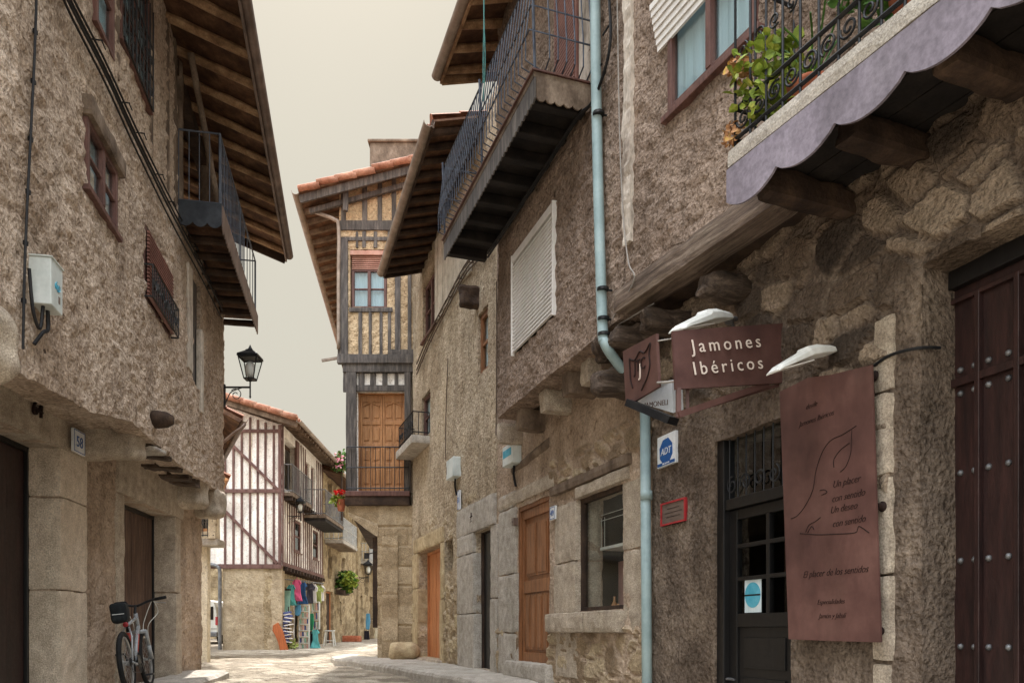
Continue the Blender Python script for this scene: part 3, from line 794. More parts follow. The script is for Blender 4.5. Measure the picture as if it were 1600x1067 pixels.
# meter box
a = LU.u(80, .13); zt = LU.z(80, 402, .13)
mbx = thing('meter_box', 'white wall box with turquoise scribble, on the rough left wall above the lintel 64', 'meter box', LU.P(a, 0, zt-.4))
w = LU.u(98, .13)-a
b = MB(); b.fbox(LU, a, a+w, -.02, .13, zt-.33, zt); b.fbox(LU, a-.01, a+w+.01, -.02, .14, zt, zt+.012); obj('case', b, M['box_paint'], mbx, bevel=.012)
b = MB(); b.fbox(LU, a+w*.62, a+w*.74, .13, .133, zt-.27, zt-.22); obj('latch', b, M['greyplate'], mbx)
b = MB()
for i in range(4): b.tube(scroll(LU.P(a+w*(.4+.08*i), .132, zt-.17+.01*(i % 2)), LU.d, (0,0,1), .03, 1.1, i*1.3), .003, 4)
obj('scribble', b, M['cyan'], mbx)
b = MB(); b.tube(path([LU.P(a+.05,.06,zt-.33), LU.P(a+.02,.05,zt-.5), LU.P(a-.1,.05,zt-.42), LU.P(a-.14,.04,zt-.15)], 6), .012, 6).tube(path([LU.P(a+w*.6,.06,zt-.33), LU.P(a+w*.5,.07,zt-.47), LU.P(a+w*.2,.06,zt-.52), LU.P(a,.02,zt-.62)], 6), .014, 6); obj('conduit', b, M['cable'], mbx)
# number plate 58
def plate(name, fr, u0, u1, z0, z1, n, txt, label, size, cat='number plate', group=None):
    t = thing(name, label, cat, fr.P((u0+u1)/2, n, z0), group)
    b = MB(); b.fbox(fr, u0, u1, n-.02, n+.008, z0, z1); obj('plate', b, M['plate_white'], t, bevel=.003)
    e = MB(); w = .012
    for a, b_, c_, d in ((u0+.008, u1-.008, z0+.008, z0+.008+w*.6), (u0+.008, u1-.008, z1-.008-w*.6, z1-.008), (u0+.008, u0+.008+w*.6, z0+.015, z1-.015), (u1-.008-w*.6, u1-.008, z0+.015, z1-.015)):
        e.fbox(fr, a, b_, n+.0075, n+.0105, c_, d)
    obj('border', e, M['blue'], t)
    ex = fr.d if fr.n.dot(fr.d.cross(V((0,0,1)))) > 0 else -fr.d
    obj('lettering', text_mb(txt, size, fr.P((u0+u1)/2, n+.011, (z0+z1)/2-size*.35), ex, (0,0,1), .002), M['blue'], t)
    return t
plate('number_plate', LL, LL.u(114, .11), LL.u(132, .11), LL.z(122, 708, .11), LL.z(122, 672, .11), .11, '58', 'small white tile with blue number 58 between lintel and corbel', .16)
# lantern
def lantern(name, label, scale=1.0, group='wall lanterns'):
    """origin at wall fixing, arm along +x"""
    t = thing(name, label, 'street lamp', (0,0,0), group)
    b = MB(); b.bar((0,0,0), (.45,0,0), .02, .03); b.tube(scroll((.2,0,-.13), (1,0,0), (0,0,1), .11, 1.3, 2.4, -1), .008, 6)
    b.tube(path([V((0,0,-.32)), V((.05,0,-.2)), V((.12,0,-.08)), V((.3,0,-.01))], 6), .009, 6)
    b.box((0,0,-.15), .02, .06, .4); b.tube([(.45,0,-.16), (.45,0,.12)], .014, 8); b.lathe((.45,0,-.2), [(.003,0),(.02,.03),(.012,.06)], 8); obj('bracket', b, M['iron'], t)
    b = MB(); z0, z1 = .14, .5; a0, a1 = .085, .16
    def sq(a, z): return [V((.45-a,-a,z)), V((.45+a,-a,z)), V((.45+a,a,z)), V((.45-a,a,z))]
    for p, q in zip(sq(a0,z0), sq(a1,z1)): b.bar(p, q, .014, .014)
    for a, z in ((a0,z0), (a1,z1)):
        s_ = sq(a,z)
        for i in range(4): b.bar(s_[i], s_[(i+1) % 4], .014, .02)
    b.lathe((.45,0,.1), [(.02,0),(.05,.02),(.11,.05)], 12)
    obj('cage', b, M['iron'], t)
    b = MB(); b.add(sq(a0-.004,z0+.01)+sq(a1-.004,z1-.01), [(0,1,5,4),(1,2,6,5),(2,3,7,6),(3,0,4,7)]); obj('glass', b, M['glass_clear'], t)
    b = MB(); b.lathe((.45,0,.17), [(.02,0),(.06,.03),(.085,.12),(.08,.22),(.04,.28),(.01,.29)], 12); obj('bulb', b, M['lamp_glass'], t, smooth=True)
    b = MB(); s0 = sq(.18,.51)+sq(.175,.55)+sq(.07,.63)+sq(.05,.66)
    b.add(s0, [(0,1,5,4),(1,2,6,5),(2,3,7,6),(3,0,4,7),(4,5,9,8),(5,6,10,9),(6,7,11,10),(7,4,8,11),(8,9,13,12),(9,10,14,13),(10,11,15,14),(11,8,12,15),(3,2,1,0),(12,13,14,15)])
    b.lathe((.45,0,.66), [(.05,0),(.03,.03),(.012,.07),(.003,.09)], 8); obj('hood', b, M['iron'], t)
    t.scale = (scale,)*3
    return t
lt0 = lantern('wall_lantern', 'iron wall lantern on scrolled bracket at the far corner of the left house')
lp = W(351, 605, 13.4); lt0.location = lp; lt0.scale = (.95,)*3
# left pavement
b = MB(); uu = [3+9.9*i/60 for i in range(61)]; prof = [(-.05, 1), (.3, 1), (.62, 1), (.68, .8), (.69, 0)]
for i, u in enumerate(uu):
    e = max(0, 1-(12.9-u)/.5)*.15
    for nn, t in prof:
        p = LL.P(u, max(-.05, nn-e), 0); p.z = gz(p.x, p.y)+.105*t-(.06*(1-t))+.02*noise.noise(V((u*1.5, nn*3, 3)))+.008*noise.noise(V((u*6, nn*6, 1))); b.v.append(p)
for i in range(60):
    for j in range(4): b.f.append((i*5+j, i*5+j+1, i*5+6+j, i*5+5+j))
n0 = 60*5; b.v += [p-V((0,0,.2)) for p in b.v[n0:n0+5]]; e0 = len(b.v)-5
for j in range(4): b.f.append((n0+j, n0+j+1, e0+j+1, e0+j))
struct('pavement', b, M['granite_pale'])

# ------------------------------------------------------------------ low house beyond the left house
L2 = thing('cream_wall_house', 'low cream house with barred window and small tiled eaves, just past the left house', 'house', (-7.4, 18, .02))
fF = Frame((-6.86, 18), (1, 0)); fS = Frame((-6.86, 18), (-.42, 1))
wall('wall', M['cream'], L2, fF, 0, -4, 0, -.1, 2.65, [], .2, .2, st_plaster(.5), 1)
wall('side_wall', M['cream'], L2, fS, 0, 0, 4, -.1, 2.65, [], .2, .2, st_plaster(.5), 2)
fU = Frame((-6.55, 17.8), (1, 0)); fUS = Frame((-6.55, 17.8), (-.42, 1))
b = MB(); b.fbox(fU, -4, 0, -.5, 0, 2.62, 2.78); obj('ledge', b, M['granite_pale'], L2, bevel=.03)
wall('upper_wall', M['cream'], L2, fU, -.05, -4, -.02, 2.78, 5.4, [(-.75, -.1, 2.95, 4.0)], .15, .15, st_plaster(.5), 3)
wall('upper_side_wall', M['cream'], L2, fUS, -.05, 0, 4, 2.78, 5.9, [], .2, .15, st_plaster(.5), 4)
window(L2, fU, -.75, -.1, 2.95, 4.0, -.12, M['door_oak'], .07, 1, 2, pane='dark')
b = MB()
for i in range(7): b.tube([fU.P(-.75+.65*i/6, .03, 2.82), fU.P(-.75+.65*i/6, .03, 3.5)], .01, 6)
for z in (2.85, 3.48): b.tube([fU.P(-.78, .03, z), fU.P(-.07, .03, z)], .012, 6)
obj('window_grille', b, M['iron'], L2)
A = V((-11, 17.3, 5.35)); B = V((-6.02, 17.3, 5.35))
E0, E1 = W(383, 658, 17.4), W(351, 616, 17.9)
r2 = obj('roof', tiles(V((E0.x, 17.2, E0.z)), V((E0.x-3.0, 23.5, E0.z)), V((E0.x-6.0, 23.5, E0.z+1.6)), V((E0.x-3, 17.2, E0.z+1.6)), .24), M['tile'], L2)
obj('roof_boards', slab(V((E0.x, 17.2, E0.z)), V((E0.x-3.0, 23.5, E0.z)), V((E0.x-6.0, 23.5, E0.z+1.6)), V((E0.x-3, 17.2, E0.z+1.6)), .09), M['soffit'], r2)
obj('gutter', halfpipe(V((E0.x+.06, 17.2, E0.z)), V((E0.x-2.94, 23.5, E0.z)), .07), M['gutter_brown'], r2)
p0, p1 = W(383, 662, 17.2), W(350, 690, 17.6); b = MB(); b.tube(path([p0, W(378, 668, 17.2), W(366, 676, 17.3), p1], 5), .035, 8); obj('downpipe', b, M['gutter_brown'], L2)
wall('attic_wall', M['plaster_left'], L2, fU, -.05, -4, -.02, 5.4, 5.9, [], .15, .15, st_plaster(.5), 5)
e2 = W(365, 752, 17.3)
sh = obj('porch_roof', tiles(V((e2.x, 17.0, e2.z)), V((e2.x-.7, 18.6, e2.z)), V((e2.x-1.5, 18.6, e2.z+.42)), V((e2.x-.8, 17.0, e2.z+.42)), .22), M['tile'], L2)
obj('roof_boards', slab(V((e2.x, 17.0, e2.z)), V((e2.x-.7, 18.6, e2.z)), V((e2.x-1.5, 18.6, e2.z+.42)), V((e2.x-.8, 17.0, e2.z+.42)), .06), M['door_oak'], sh)
# wall closing the alley
L3 = thing('far_alley_house', 'distant grey stone house closing the alley behind the white van', 'house', (-17, 46, .2))
fA = Frame((-24, 46), (1, 0))
wall('wall', M['rubble_far'], L3, fA, 0, 0, 13, -.2, 6.8, [], .3, .3, st_rubble(.5, .05), 3)
b = MB(); b.fbox(fA, 0, 13, -6, -.3, -.2, 6.8); obj('rear_wall', b, M['rubble_far'], L3)
# ------------------------------------------------------------------ right side
RL = Frame((3.76, 0), (-.3456, 1)).flip()
RU = Frame((4.03, 0), (-.456, 1)).flip()
uR = lambda px, n=0: RL.u(px, n)
exR = -RL.d      # reading direction on the right-hand walls
UB = uR(1018); UD = uR(777)
# ---- shop house (nearest, right)
R1 = thing('shop_house', 'nearest house on the right with bare rubble stone, studded double door and ham shop doorway', 'house', RL.P(5, 0, -.6))
hD = (uR(1720), uR(1440), -1.2, 2.72); hS = (uR(1236), uR(1117), -1.0, 2.2)
def reg(u, z):
    k = 1.0
    if u > 6.45: k = min(k, (z-2.35)*3)
    if 4.60 < u < 4.86: k = min(k, (z-2.6)*6-.2)
    if 5.7 < u < 7.0 and z < 2.62: k = min(k, (z-2.5)*5)
    if z < .72: k = min(k, .2)
    if 5.0 < u < 5.8 and z < .8: k = -.4
    return k
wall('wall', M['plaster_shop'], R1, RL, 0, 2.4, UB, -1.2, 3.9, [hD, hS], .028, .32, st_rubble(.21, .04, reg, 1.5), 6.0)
hb = (RU.u(1185), RU.u(1046), 4.70, 5.65)
RUe = RU.u(978)
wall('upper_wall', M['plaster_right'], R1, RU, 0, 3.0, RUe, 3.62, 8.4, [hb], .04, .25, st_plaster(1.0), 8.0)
c = MB(); c.fbox(RL, 2.4, UB, -7, -2.6, -1.2, 8.3).fbox(RL, 2.4, UB, -2.6, -.4, 3.45, 3.6).fbox(RU, 3, RUe-.2, -1.2, -.5, 3.62, 4.3); obj('rear_wall', c, M['plaster_right'], R1)
# jetty log and its supporting timbers
beam(R1, 'jetty_beam', RU.P(RU.u(1215), -.08, 3.54), RU.P(RUe+.12, -.06, 3.52), .24, .20, 'beam_along', 3, .014, .03)
beam(R1, 'jetty_beam', RU.P(RU.u(1500), -.09, 3.55), RU.P(RU.u(1215)-.02, -.09, 3.56), .22, .18, 'beam_along', 9, .014, .03)
b = MB(); b.fbox(RU, 3, RUe, -1.0, -.08, 3.46, 3.6); obj('jetty_floor', b, M['dark_wood'], R1)
for i, (u, l) in enumerate(((uR(1035), .58), (uR(1075), .5), (uR(1160), .38))):
    beam(R1, 'beam_end', RL.P(u, -.3, 3.28), RL.P(u+.03, l*.85, 3.27), .2, .17, 'beam_across', i*3.7, .05, .05)
beam(R1, 'beam_end', RL.P(uR(1012), -.3, 2.95), RL.P(uR(1012)+.05, .5, 2.95), .26, .22, 'beam_across', 5, .07, .06)
beam(R1, 'beam_end', RL.P(uR(1035), -.2, 3.34), RL.P(uR(1002), .48, 3.27), .26, .2, 'beam_across', 8, .07, .06)
# studded door
d = hD; n = -.22
b = MB(); ua, ub = uR(1720), uR(1447, -.2)
b.fbox(RL, ua, ub-.1, n-.08, n-.02, -1.2, 2.66); door = obj('studded_door', b, M['door_dark'], R1)
f = MB(); f.fbox(RL, ub-.1, ub+.12, n-.1, n+.03, -1.2, 2.74).fbox(RL, ua, ub-.1, n-.1, n+.028, 2.62, 2.74); obj('door_frame', f, M['door_black'], door, bevel=.006)
mold = MB(); studs = MB()
def zD(px, py): return RL.at(px, py, n)[1]
c1 = RL.at(1490, 600, n); zr = c1[1]
uv = [RL.u(1528, n), RL.u(1590, n), RL.u(1660, n)]
for u in uv: mold.fbox(RL, u-.016, u+.016, n-.02, n+.012, -1.2, 2.56)
mold.fbox(RL, ua, RL.u(1487, n), n-.02, n+.011, zr-.022, zr+.022); mold.fbox(RL, ua, RL.u(1480, n), n-.02, n+.010, 2.54, 2.565)
mold.fbox(RL, RL.u(1460, n)-.012, RL.u(1460, n), n-.02, n+.01, -1.2, 2.6)
obj('moulding', mold, M['door_dark'], door, bevel=.004)
for z in (zr+.07, zr-.06, zD(1500, 738), zD(1505, 875), zD(1510, 1010), zD(1510, 1010)-.5):
    for px in (1497, 1519, 1541, 1572, 1602, 1640):
        studs.lathe(RL.P(RL.u(px, n), n-.02, z), [(.002,.0),(.017,.0),(.017,.004),(.013,.012),(.004,.016)][0:1]+[(.019,.0),(.017,.008),(.010,.016),(.002,.019)], 10, RL.n)
obj('studs', studs, M['metalgrey'], door, smooth=True)
blocks(R1, RL, uR(1398), uR(1368), -.1, .03, [-1.0, -.1, .55, 1.05, 1.62, 2.1, 2.55], M['granite'], 61)
# shop doorway
n = -.07; u0, u1 = hS[0]-.02, hS[1]+.01; ul = 0
f = MB(); f.fbox(RL, u1-.10, u1, n-.05, n+.05, -1.0, 2.22).fbox(RL, u0, u1-.1, n-.05, n+.04, 1.66, 1.74); fr_ = obj('shop_door_frame', f, M['door_black'], R1, bevel=.005)
g = MB(); g.fbox(RL, u0, u1-.1, n-.01, n-.004, 1.74, 2.2); obj('pane', g, M['glass'], fr_)
g = MB()
for i in range(8):
    q = u0+(u1-.1-u0)*(i+.5)/8; g.tube([RL.P(q, n+.03, 1.74), RL.P(q, n+.03, 2.2)], .006, 6)
for i in range(5): g.tube(scroll(RL.P(u0+(u1-.1-u0)*(i+.5)/5, n+.03, 1.84), RL.d, (0,0,1), .07, 1.3, i*2.0, 1 if i % 2 else -1), .007, 6)
obj('grating', g, M['iron'], fr_)
b = MB(); dl, dr_ = u0, u1-.1
zz = [-1.0, .0, .05, .42, .47, 1.0, 1.06, 1.6, 1.66]
st = .1
b.fbox(RL, dl, dl+st, n-.05, n, -1, 1.655).fbox(RL, dr_-st, dr_, n-.05, n, -1, 1.655)
for za, zb in ((-1, -.5), (.0, .12), (.76, .86), (1.11, 1.14), (1.36, 1.39), (1.58, 1.655)): b.fbox(RL, dl+st, dr_-st, n-.048, n-.002, za, zb)
b.fbox(RL, dl+st, dr_-st, n-.04, n-.018, -.5, .76); b.fbox(RL, dl+st+.08, dr_-st-.08, n-.018, n-.006, .45, .68).fbox(RL, dl+st+.08, dr_-st-.08, n-.018, n-.006, .18, .38).fbox(RL, dl+st+.08, dr_-st-.08, n-.018, n-.006, -.4, -.08)
b.fbox(RL, (dl+dr_)/2-.07, (dl+dr_)/2-.03, n-.047, n-.003, .86, 1.58)
sd = obj('shop_door', b, M['door_black'], R1, bevel=.004)
g = MB(); g.fbox(RL, dl+st, dr_-st, n-.03, n-.024, .86, 1.6); obj('pane', g, M['glass_clear'], sd)
p = RL.at(1173, 929, n); b = MB(); b.fbox(RL, p[0]-.1, p[0]+.1, n-.022, n-.018, p[1]-.13, p[1]+.13); st_ = obj('sticker', b, M['curtain'], sd)
b = MB(); b.lathe(RL.P(p[0], n-.0185, p[1]), [(.095,0),(.095,.003)], 24, RL.n); obj('emblem', b, M['cyan'], st_)
b = MB(); b.fbox(RL, p[0]-.095, p[0]+.095, n-.015, n-.0145, p[1]-.006, p[1]+.006); obj('emblem_band', b, M['door_black'], st_)
b = MB(); b.tube([RL.P(dr_-.04, n, .36), RL.P(dr_-.04, n+.05, .36), RL.P(dr_-.14, n+.05, .36)], .009, 8); obj('handle', b, M['metalgrey'], sd)
# shop interior: room and shelves with bottles
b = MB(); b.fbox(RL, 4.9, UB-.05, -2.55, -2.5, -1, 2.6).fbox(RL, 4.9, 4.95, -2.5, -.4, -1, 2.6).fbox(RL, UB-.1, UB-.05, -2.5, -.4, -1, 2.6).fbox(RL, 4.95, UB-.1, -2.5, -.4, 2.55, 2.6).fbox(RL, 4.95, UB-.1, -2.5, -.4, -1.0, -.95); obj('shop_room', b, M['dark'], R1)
cab = thing('wine_shelf', 'dark shelf of bottles seen through the glazed shop door', 'shelf', RL.P(6.1, -1.2, -.95))
b = MB()
for z in (.42, .78, 1.14, 1.5): b.fbox(RL, 5.3, 7.0, -1.2, -.95, z, z+.025)
b.fbox(RL, 5.28, 5.3, -1.2, -.95, -.95, 1.9).fbox(RL, 7.0, 7.02, -1.2, -.95, -.95, 1.9); obj('rack', b, M['old_wood'], cab)
for j, z in enumerate((.445, .805, 1.165)):
    for i in range(13):
        q = 5.4+i*.12; hgt = .22+.05*((i*7+j) % 3)
        b = MB(); b.lathe(RL.P(q, -1.05, z), [(.034,0),(.036,hgt*.6),(.012,hgt*.8),(.012,hgt)], 8)
        o = single('bottle', b, M[('leaf_dark','cloth_white','pot','door_black','curtain')[(i*3+j) % 5]], 'bottle standing in a row on the shelf behind the shop door', 'bottle', 'bottles on the shop shelf', smooth=True)
# R1 upper window
w1 = window(R1, RU, hb[0], hb[1], hb[2], hb[3], .02, M['red_wood'], .05, 2, 1, sill=.03)
b = MB()
for i in range(7): b.bar(RU.P(hb[1]+.12, .02+.012*i, 5.28+.05*i), RU.P(hb[0]-.05, .02+.012*i, 5.28+.05*i), .02, .045)
obj('blind_box', b, M['slat'], w1)
# whitewashed strip on the corner
b = MB(); us = RL.u(977, .46)
wall('corner_strip', M['peeled'], R1, RU, .035, RUe-.12, RUe+.0, 3.95, 8.4, [], .04, .06, st_plaster(.8), 2)
b = MB(); b.add([RU.P(RUe, .0, 3.62), RL.P(6.9, .0, 3.62), RL.P(6.9, 0, 8.4), RU.P(RUe, .0, 8.4)], [(0,1,2,3)]); obj('return_wall', b, M['plaster_right'], R1)
# near balcony with scalloped fascia
bz = 3.50; q0 = RU.u(1152, .42); bo = .50
def dS(t): return RU.P(t[0], t[1], t[2])
balc = MB(); e1 = 2.2
balc.rbox(balc.corners(RU, e1, q0, -.05, bo, bz, bz+.11), .06, .02, .02, 4, 3); balc = obj('balcony', balc, M['granite_pale'], R1)
obj('fascia', scallop(RU, e1, q0+.01, bz-.27, bz-.002, bo-.02, bo-.005, .38, .075), M['lilac'], balc)
b = MB()
for i in range(4): b.fbox(RU, e1, q0-.02, -.3+i*.2, -.3+i*.2+.19, bz-.06, bz-.03)
obj('floor_boards', b, M['black_wood'], balc)
for i, u in enumerate((q0-.18, q0-.75, q0-1.35, q0-1.95)):
    o_ = beam(balc, 'joist', RU.P(u, bo-.12, bz-.15), RU.P(u-.04, -.75, bz-.15), .14, .16, 'dark_wood', i*4.3, .035, .03)
b = MB(); zb = bz+.11; L = q0-.03
rail(b, [RU.P(L, .0, 0), RU.P(L, bo-.04, 0), RU.P(e1, bo-.04, 0)], zb, 1.0, .13, .008, .013, (.24,))
for i in range(14):
    c_ = RU.P(L-.07-i*.13, bo-.04, zb+.15); b.tube(scroll(c_, RU.d, (0,0,1), .055, 1.5, i*1.1, 1 if i % 2 else -1), .007, 6)
for i in range(14): b.tube(scroll(RU.P(L-.07-i*.13, bo-.04, zb+.55), RU.d, (0,0,1), .045, 1.3, 2+i, -1 if i % 2 else 1), .006, 6)
obj('railing', b, M['iron'], balc)
pl = thing('potted_hydrangea', 'yellow green plant with dry blooms at the far end of the near balcony', 'plant', RU.P(L-.35, .2, zb))
b = MB(); b.lathe(RU.P(L-.35, .22, zb), [(.1,0),(.13,.18),(.145,.2),(.145,.22),(.12,.22)], 16); obj('pot', b, M['pot'], pl, smooth=True)
b = MB()
for i in range(12):
    a = i*2.4; b.tube(path([RU.P(L-.35, .22, zb+.18), RU.P(L-.35+.12*math.cos(a), .22+.1*math.sin(a), zb+.4), RU.P(L-.3+.3*math.cos(a), .25+.2*math.sin(a), zb+.45+.03*(i % 5))], 4), .006, 5)
obj('stems', b, M['leaf_dark'], pl)
b = leaves(RU.P(L-.2, .36, zb+.33), (.24,.18,.27), 330, .065, 5); obj('leaves', b, M['leaf'], pl)
b = leaves(RU.P(L-.02, .44, zb+.48), (.09,.09,.06), 90, .04, 6)
obj('blooms', b, M['bloom_dry'], pl); obj('blooms', leaves(RU.P(L+.02, .46, zb+.1), (.06,.06,.07), 70, .04, 7), M['bloom_dry'], pl)
pl = thing('balcony_plants', 'mixed leafy plant in a terracotta pot, nearer end of the near balcony', 'plant', RU.P(L-1.1, .2, zb))
b = MB(); b.lathe(RU.P(L-1.1, .25, zb), [(.1,0),(.13,.18),(.145,.2),(.145,.22),(.12,.22)], 16); obj('pot', b, M['pot'], pl, smooth=True)
b = leaves(RU.P(L-.95, .28, zb+.34), (.3,.14,.16), 160, .07, 8); obj('leaves', b, M['leaf_dark'], pl)
# ---- village house 49
R2 = thing('village_house', 'jettied house on the right with teal downpipe, shuttered window and brown panelled door', 'house', RL.P(9, 0, 0))
hW = (uR(975), uR(903), .94, 2.17); h49 = (uR(858), uR(808), .16, 2.36)
def reg2(u, z):
    if z < .75: return 1
    if z > 2.4 and u < uR(860) and z < 2.75: return .9
    return -1
wall('wall', M['plaster_low'], R2, RL, 0, UB, UD, -.6, 3.5, [hW, h49], .04, .3, st_rubble(.22, .04, reg2, 1.6), 9.0)
UE = RL.u(777, .44)
hB = (RL.u(867, .44), RL.u(804, .44), 3.98, 5.16)
wall('upper_wall', M['plaster_right'], R2, RL, .44, RL.u(974, .44), UE, 3.4, 8.45, [hB], .042, .3, st_plaster(1.0), 10.0, zlo=lambda u: .0)
m = MB(); m.fbox(RL, RL.u(974, .44), UE, -.3, .15, 3.42, 3.5).fbox(RL, UE-.2, UE-.005, -.3, .2, 3.5, 8.4); obj('jetty_floor', m, M['dark_wood'], R2)
c = MB(); c.fbox(RL, UB, UD+2, -7, -2.4, -.5, 8.3).fbox(RL, UB+.02, UD, -2.4, -.4, 2.8, 3.4); obj('rear_wall', c, M['plaster_right'], R2)
for i, (px, s_) in enumerate(((905, .1), (880, .09), (843, .1), (806, .09), (775, .08), (940, .1))):
    u = RL.u(px, .35); b = MB()
    b.rbox(b.corners(RL, u-s_, u+s_, -.2, .33 if i else .3, 3.16, 3.42), .05, .03, .02, 4, i*3.3); obj('corbel', b, M['granite' if i % 2 == 0 else 'old_wood'], R2)
b = MB(); b.log(RL.P(uR(800), -.05, 2.9), RL.P(uR(860), -.02, 2.98), .07, 10); obj('embedded_beam', b, M['old_wood'], R2, smooth=True)
# shop window
lintel(R2, RL, uR(985), uR(903), 2.17, 2.30, -.25, .045, 'granite', 4).name = 'window_lintel'
lintel(R2, RL, uR(988), uR(864), 2.305, 2.42, -.25, .055, 'old_wood', 5)
blocks(R2, RL, uR(903), uR(870), -.28, .03, [.2, .9, 1.5, 2.17], M['granite'], 71)
blocks(R2, RL, uR(1008), uR(975), -.28, .02, [.72, 1.5, 2.16], M['granite'], 75)
for i, (a, c_) in enumerate(((uR(978), uR(925)), (uR(925), uR(864)))):
    b = MB(); b.stone(RL, a, c_-.006, -.3, .12, .71, .93, .05, .03, .012, 31+i); obj('window_sill', b, M['granite'], R2)
n = -.03; f = MB(); u0, u1 = hW[0], hW[1]
for a, b_, c_, d in ((u0, u0+.04, .93, 2.18), (u1-.07, u1, .93, 2.18), (u0+.04, u1-.07, .93, .985), (u0+.04, u1-.07, 2.12, 2.18)): f.fbox(RL, a, b_, n-.06, n, c_, d)
sw = obj('display_window', f, M['dark_wood'], R2, bevel=.004)
g = MB(); g.fbox(RL, u0+.03, u1-.06, n-.035, n-.03, .96, 2.15); obj('pane', g, M['glass_clear'], sw)
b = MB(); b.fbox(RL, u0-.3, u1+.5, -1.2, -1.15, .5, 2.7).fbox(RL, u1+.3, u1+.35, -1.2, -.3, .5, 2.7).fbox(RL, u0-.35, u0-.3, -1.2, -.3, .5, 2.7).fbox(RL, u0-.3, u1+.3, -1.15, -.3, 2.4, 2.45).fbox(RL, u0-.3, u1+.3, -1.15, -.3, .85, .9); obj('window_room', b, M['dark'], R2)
b = MB(); a0 = RL.u(912, -.2); k = 10; a1 = RL.u(922, -.2)
for i in range(k+1):
    q = a0+(a1-a0)*i/k-.02; b.v += [RL.P(q, -.22+.015*math.sin(i*2), .95), RL.P(q, -.22+.015*math.sin(i*2), 2.15)]
for i in range(k): b.f.append((2*i, 2*i+2, 2*i+3, 2*i+1))
obj('curtain', b, M['curtain'], sw)
b = MB(); z = RL.z(960, 857, -.4); b.fbox(RL, u0-.1, RL.u(944, -.3), -.6, -.25, z-.02, z+.012); sh = single('glass_shelf', b, M['white_paint'], 'white shelf hanging inside the display window', 'shelf')
b = MB(); z = RL.z(960, 805, -.3)
b.tube([RL.P(u0-.05, -.26, z+.03), RL.P(RL.u(944, -.3), -.26, z+.03)], .004, 5).tube([RL.P(u0-.05, -.26, z-.03), RL.P(RL.u(944, -.3), -.26, z-.03)], .004, 5)
for i in range(14): b.bar(RL.P(u0-.03+i*.03, -.26, z-.03), RL.P(u0+i*.03, -.26, z+.03), .004, .004)
for q in (RL.u(945, -.3), RL.u(950, -.3)): b.tube([RL.P(q, -.26, z), RL.P(q, -.26, z-.33)], .003, 5)
single('wire_rail', b, M['white_paint'], 'white wire rack hanging in the display window above the shelf', 'rack')
b = MB(); z = RL.z(950, 912, -.5); b.fbox(RL, u0-.2, RL.u(944, -.4), -.62, -.58, .9, z+.25); single('display_board', b, M['rose'], 'pinkish panel standing inside the display window', 'panel')
for i, (px, hh) in enumerate(((960, .2), (966, .12), (955, .1))):
    q = RL.u(px, -.3); b = MB(); z0 = .9; b.lathe(RL.P(q, -.3, z0), [(.035,0),(.038,hh*.5),(.012,hh*.75),(.012,hh)], 10)
    single(('bottle','jar','jar')[i], b, M['door_oak'], ('amber bottle on the display window floor', 'squat amber jar right of the bottle in the display window', 'squat amber jar left of the bottle in the display window')[i], ('bottle','jar','jar')[i], smooth=True)
# door 49
plank_door(R2, RL, h49[0]-.01, h49[1]+.01, .33, 2.37, -.05, M['door_brown'], panels=[(.12,.30,.08,.44),(.32,.50,.08,.44),(.52,.70,.08,.44),(.72,.9,.08,.44),(.15,.49,.56,.90),(.52,.86,.56,.90)], frame=.06)
b = MB(); b.stone(RL, uR(866), uR(797), -.15, .12, .1, .33, .05, .03, .012, 41); obj('doorstep', b, M['granite_pale'], R2)
blocks(R2, RL, uR(808), uR(781), -.3, .03, [-.1, .7, 1.5, 2.4, 2.62], M['granite_pale'], 81)
lintel(R2, RL, uR(868), uR(780), 2.42, 2.6, -.2, .03, 'granite', 8, 'door_lintel')
plate('number_plate', RL, uR(868.5, .04), uR(860.5, .04), RL.z(864, 812, .04), RL.z(864, 791, .04), .045, '49', 'small white tile with blue number 49 beside the brown panelled door', .1)
# roller blind window
bl = shutter(R2, RL, hB[0], hB[1], 4.0, 5.06, .455, M['slat'], .045)
b = MB(); b.fbox(RL, hB[0]-.01, hB[1]+.01, .36, .47, 5.06, 5.15).fbox(RL, hB[0]-.03, hB[0]-.002, .36, .48, 3.97, 5.15).fbox(RL, hB[1]+.002, hB[1]+.025, .36, .48, 3.97, 5.15); obj('blind_frame', b, M['slat'], bl, bevel=.005)
b = MB(); b.fbox(RL, hB[0], hB[1], .38, .41, 3.98, 5.16); obj('backing', b, M['dark'], bl)
# downpipe
def oncurve(fr, lst): return [fr.P(*fr.at(x, y, n)[:1], n, fr.at(x, y, n)[1]) for x, y, n in lst]
pp = oncurve(RL, [(930,-60,.52), (931,100,.52), (935,300,.52), (941,500,.52)]); p2 = RL.P(pp[-1] is None or RL.u(944,.52), .52, RL.z(944, 538, .52))
low = RL.P(uR(1008, .08), .08, RL.z(1008, 640, .08)); lowb = RL.P(uR(1012, .08), .08, -.6)
b = MB(); b.tube(path(pp+[RL.P(RL.u(944,.52), .52, RL.z(944, 535, .52))], 6), .047, 12)
b.tube(path([RL.P(RL.u(944,.52), .52, RL.z(944, 532, .52)), RL.P(RL.u(948,.5), .48, RL.z(948, 548, .5)), RL.P(uR(985,.2), .2, 2.98), low+V((0,0,.12)), low], 6), .045, 12)
dp = obj('downpipe', b, M['pipe'], R2, smooth=True)
b = MB(); b.tube([low, lowb], .047, 12); b.tube([RL.P(uR(1010,.08), .08, 1.9), RL.P(uR(1010,.08), .08, 1.98)], .054, 12); obj('downpipe', b, M['pipe'], R2, smooth=True)
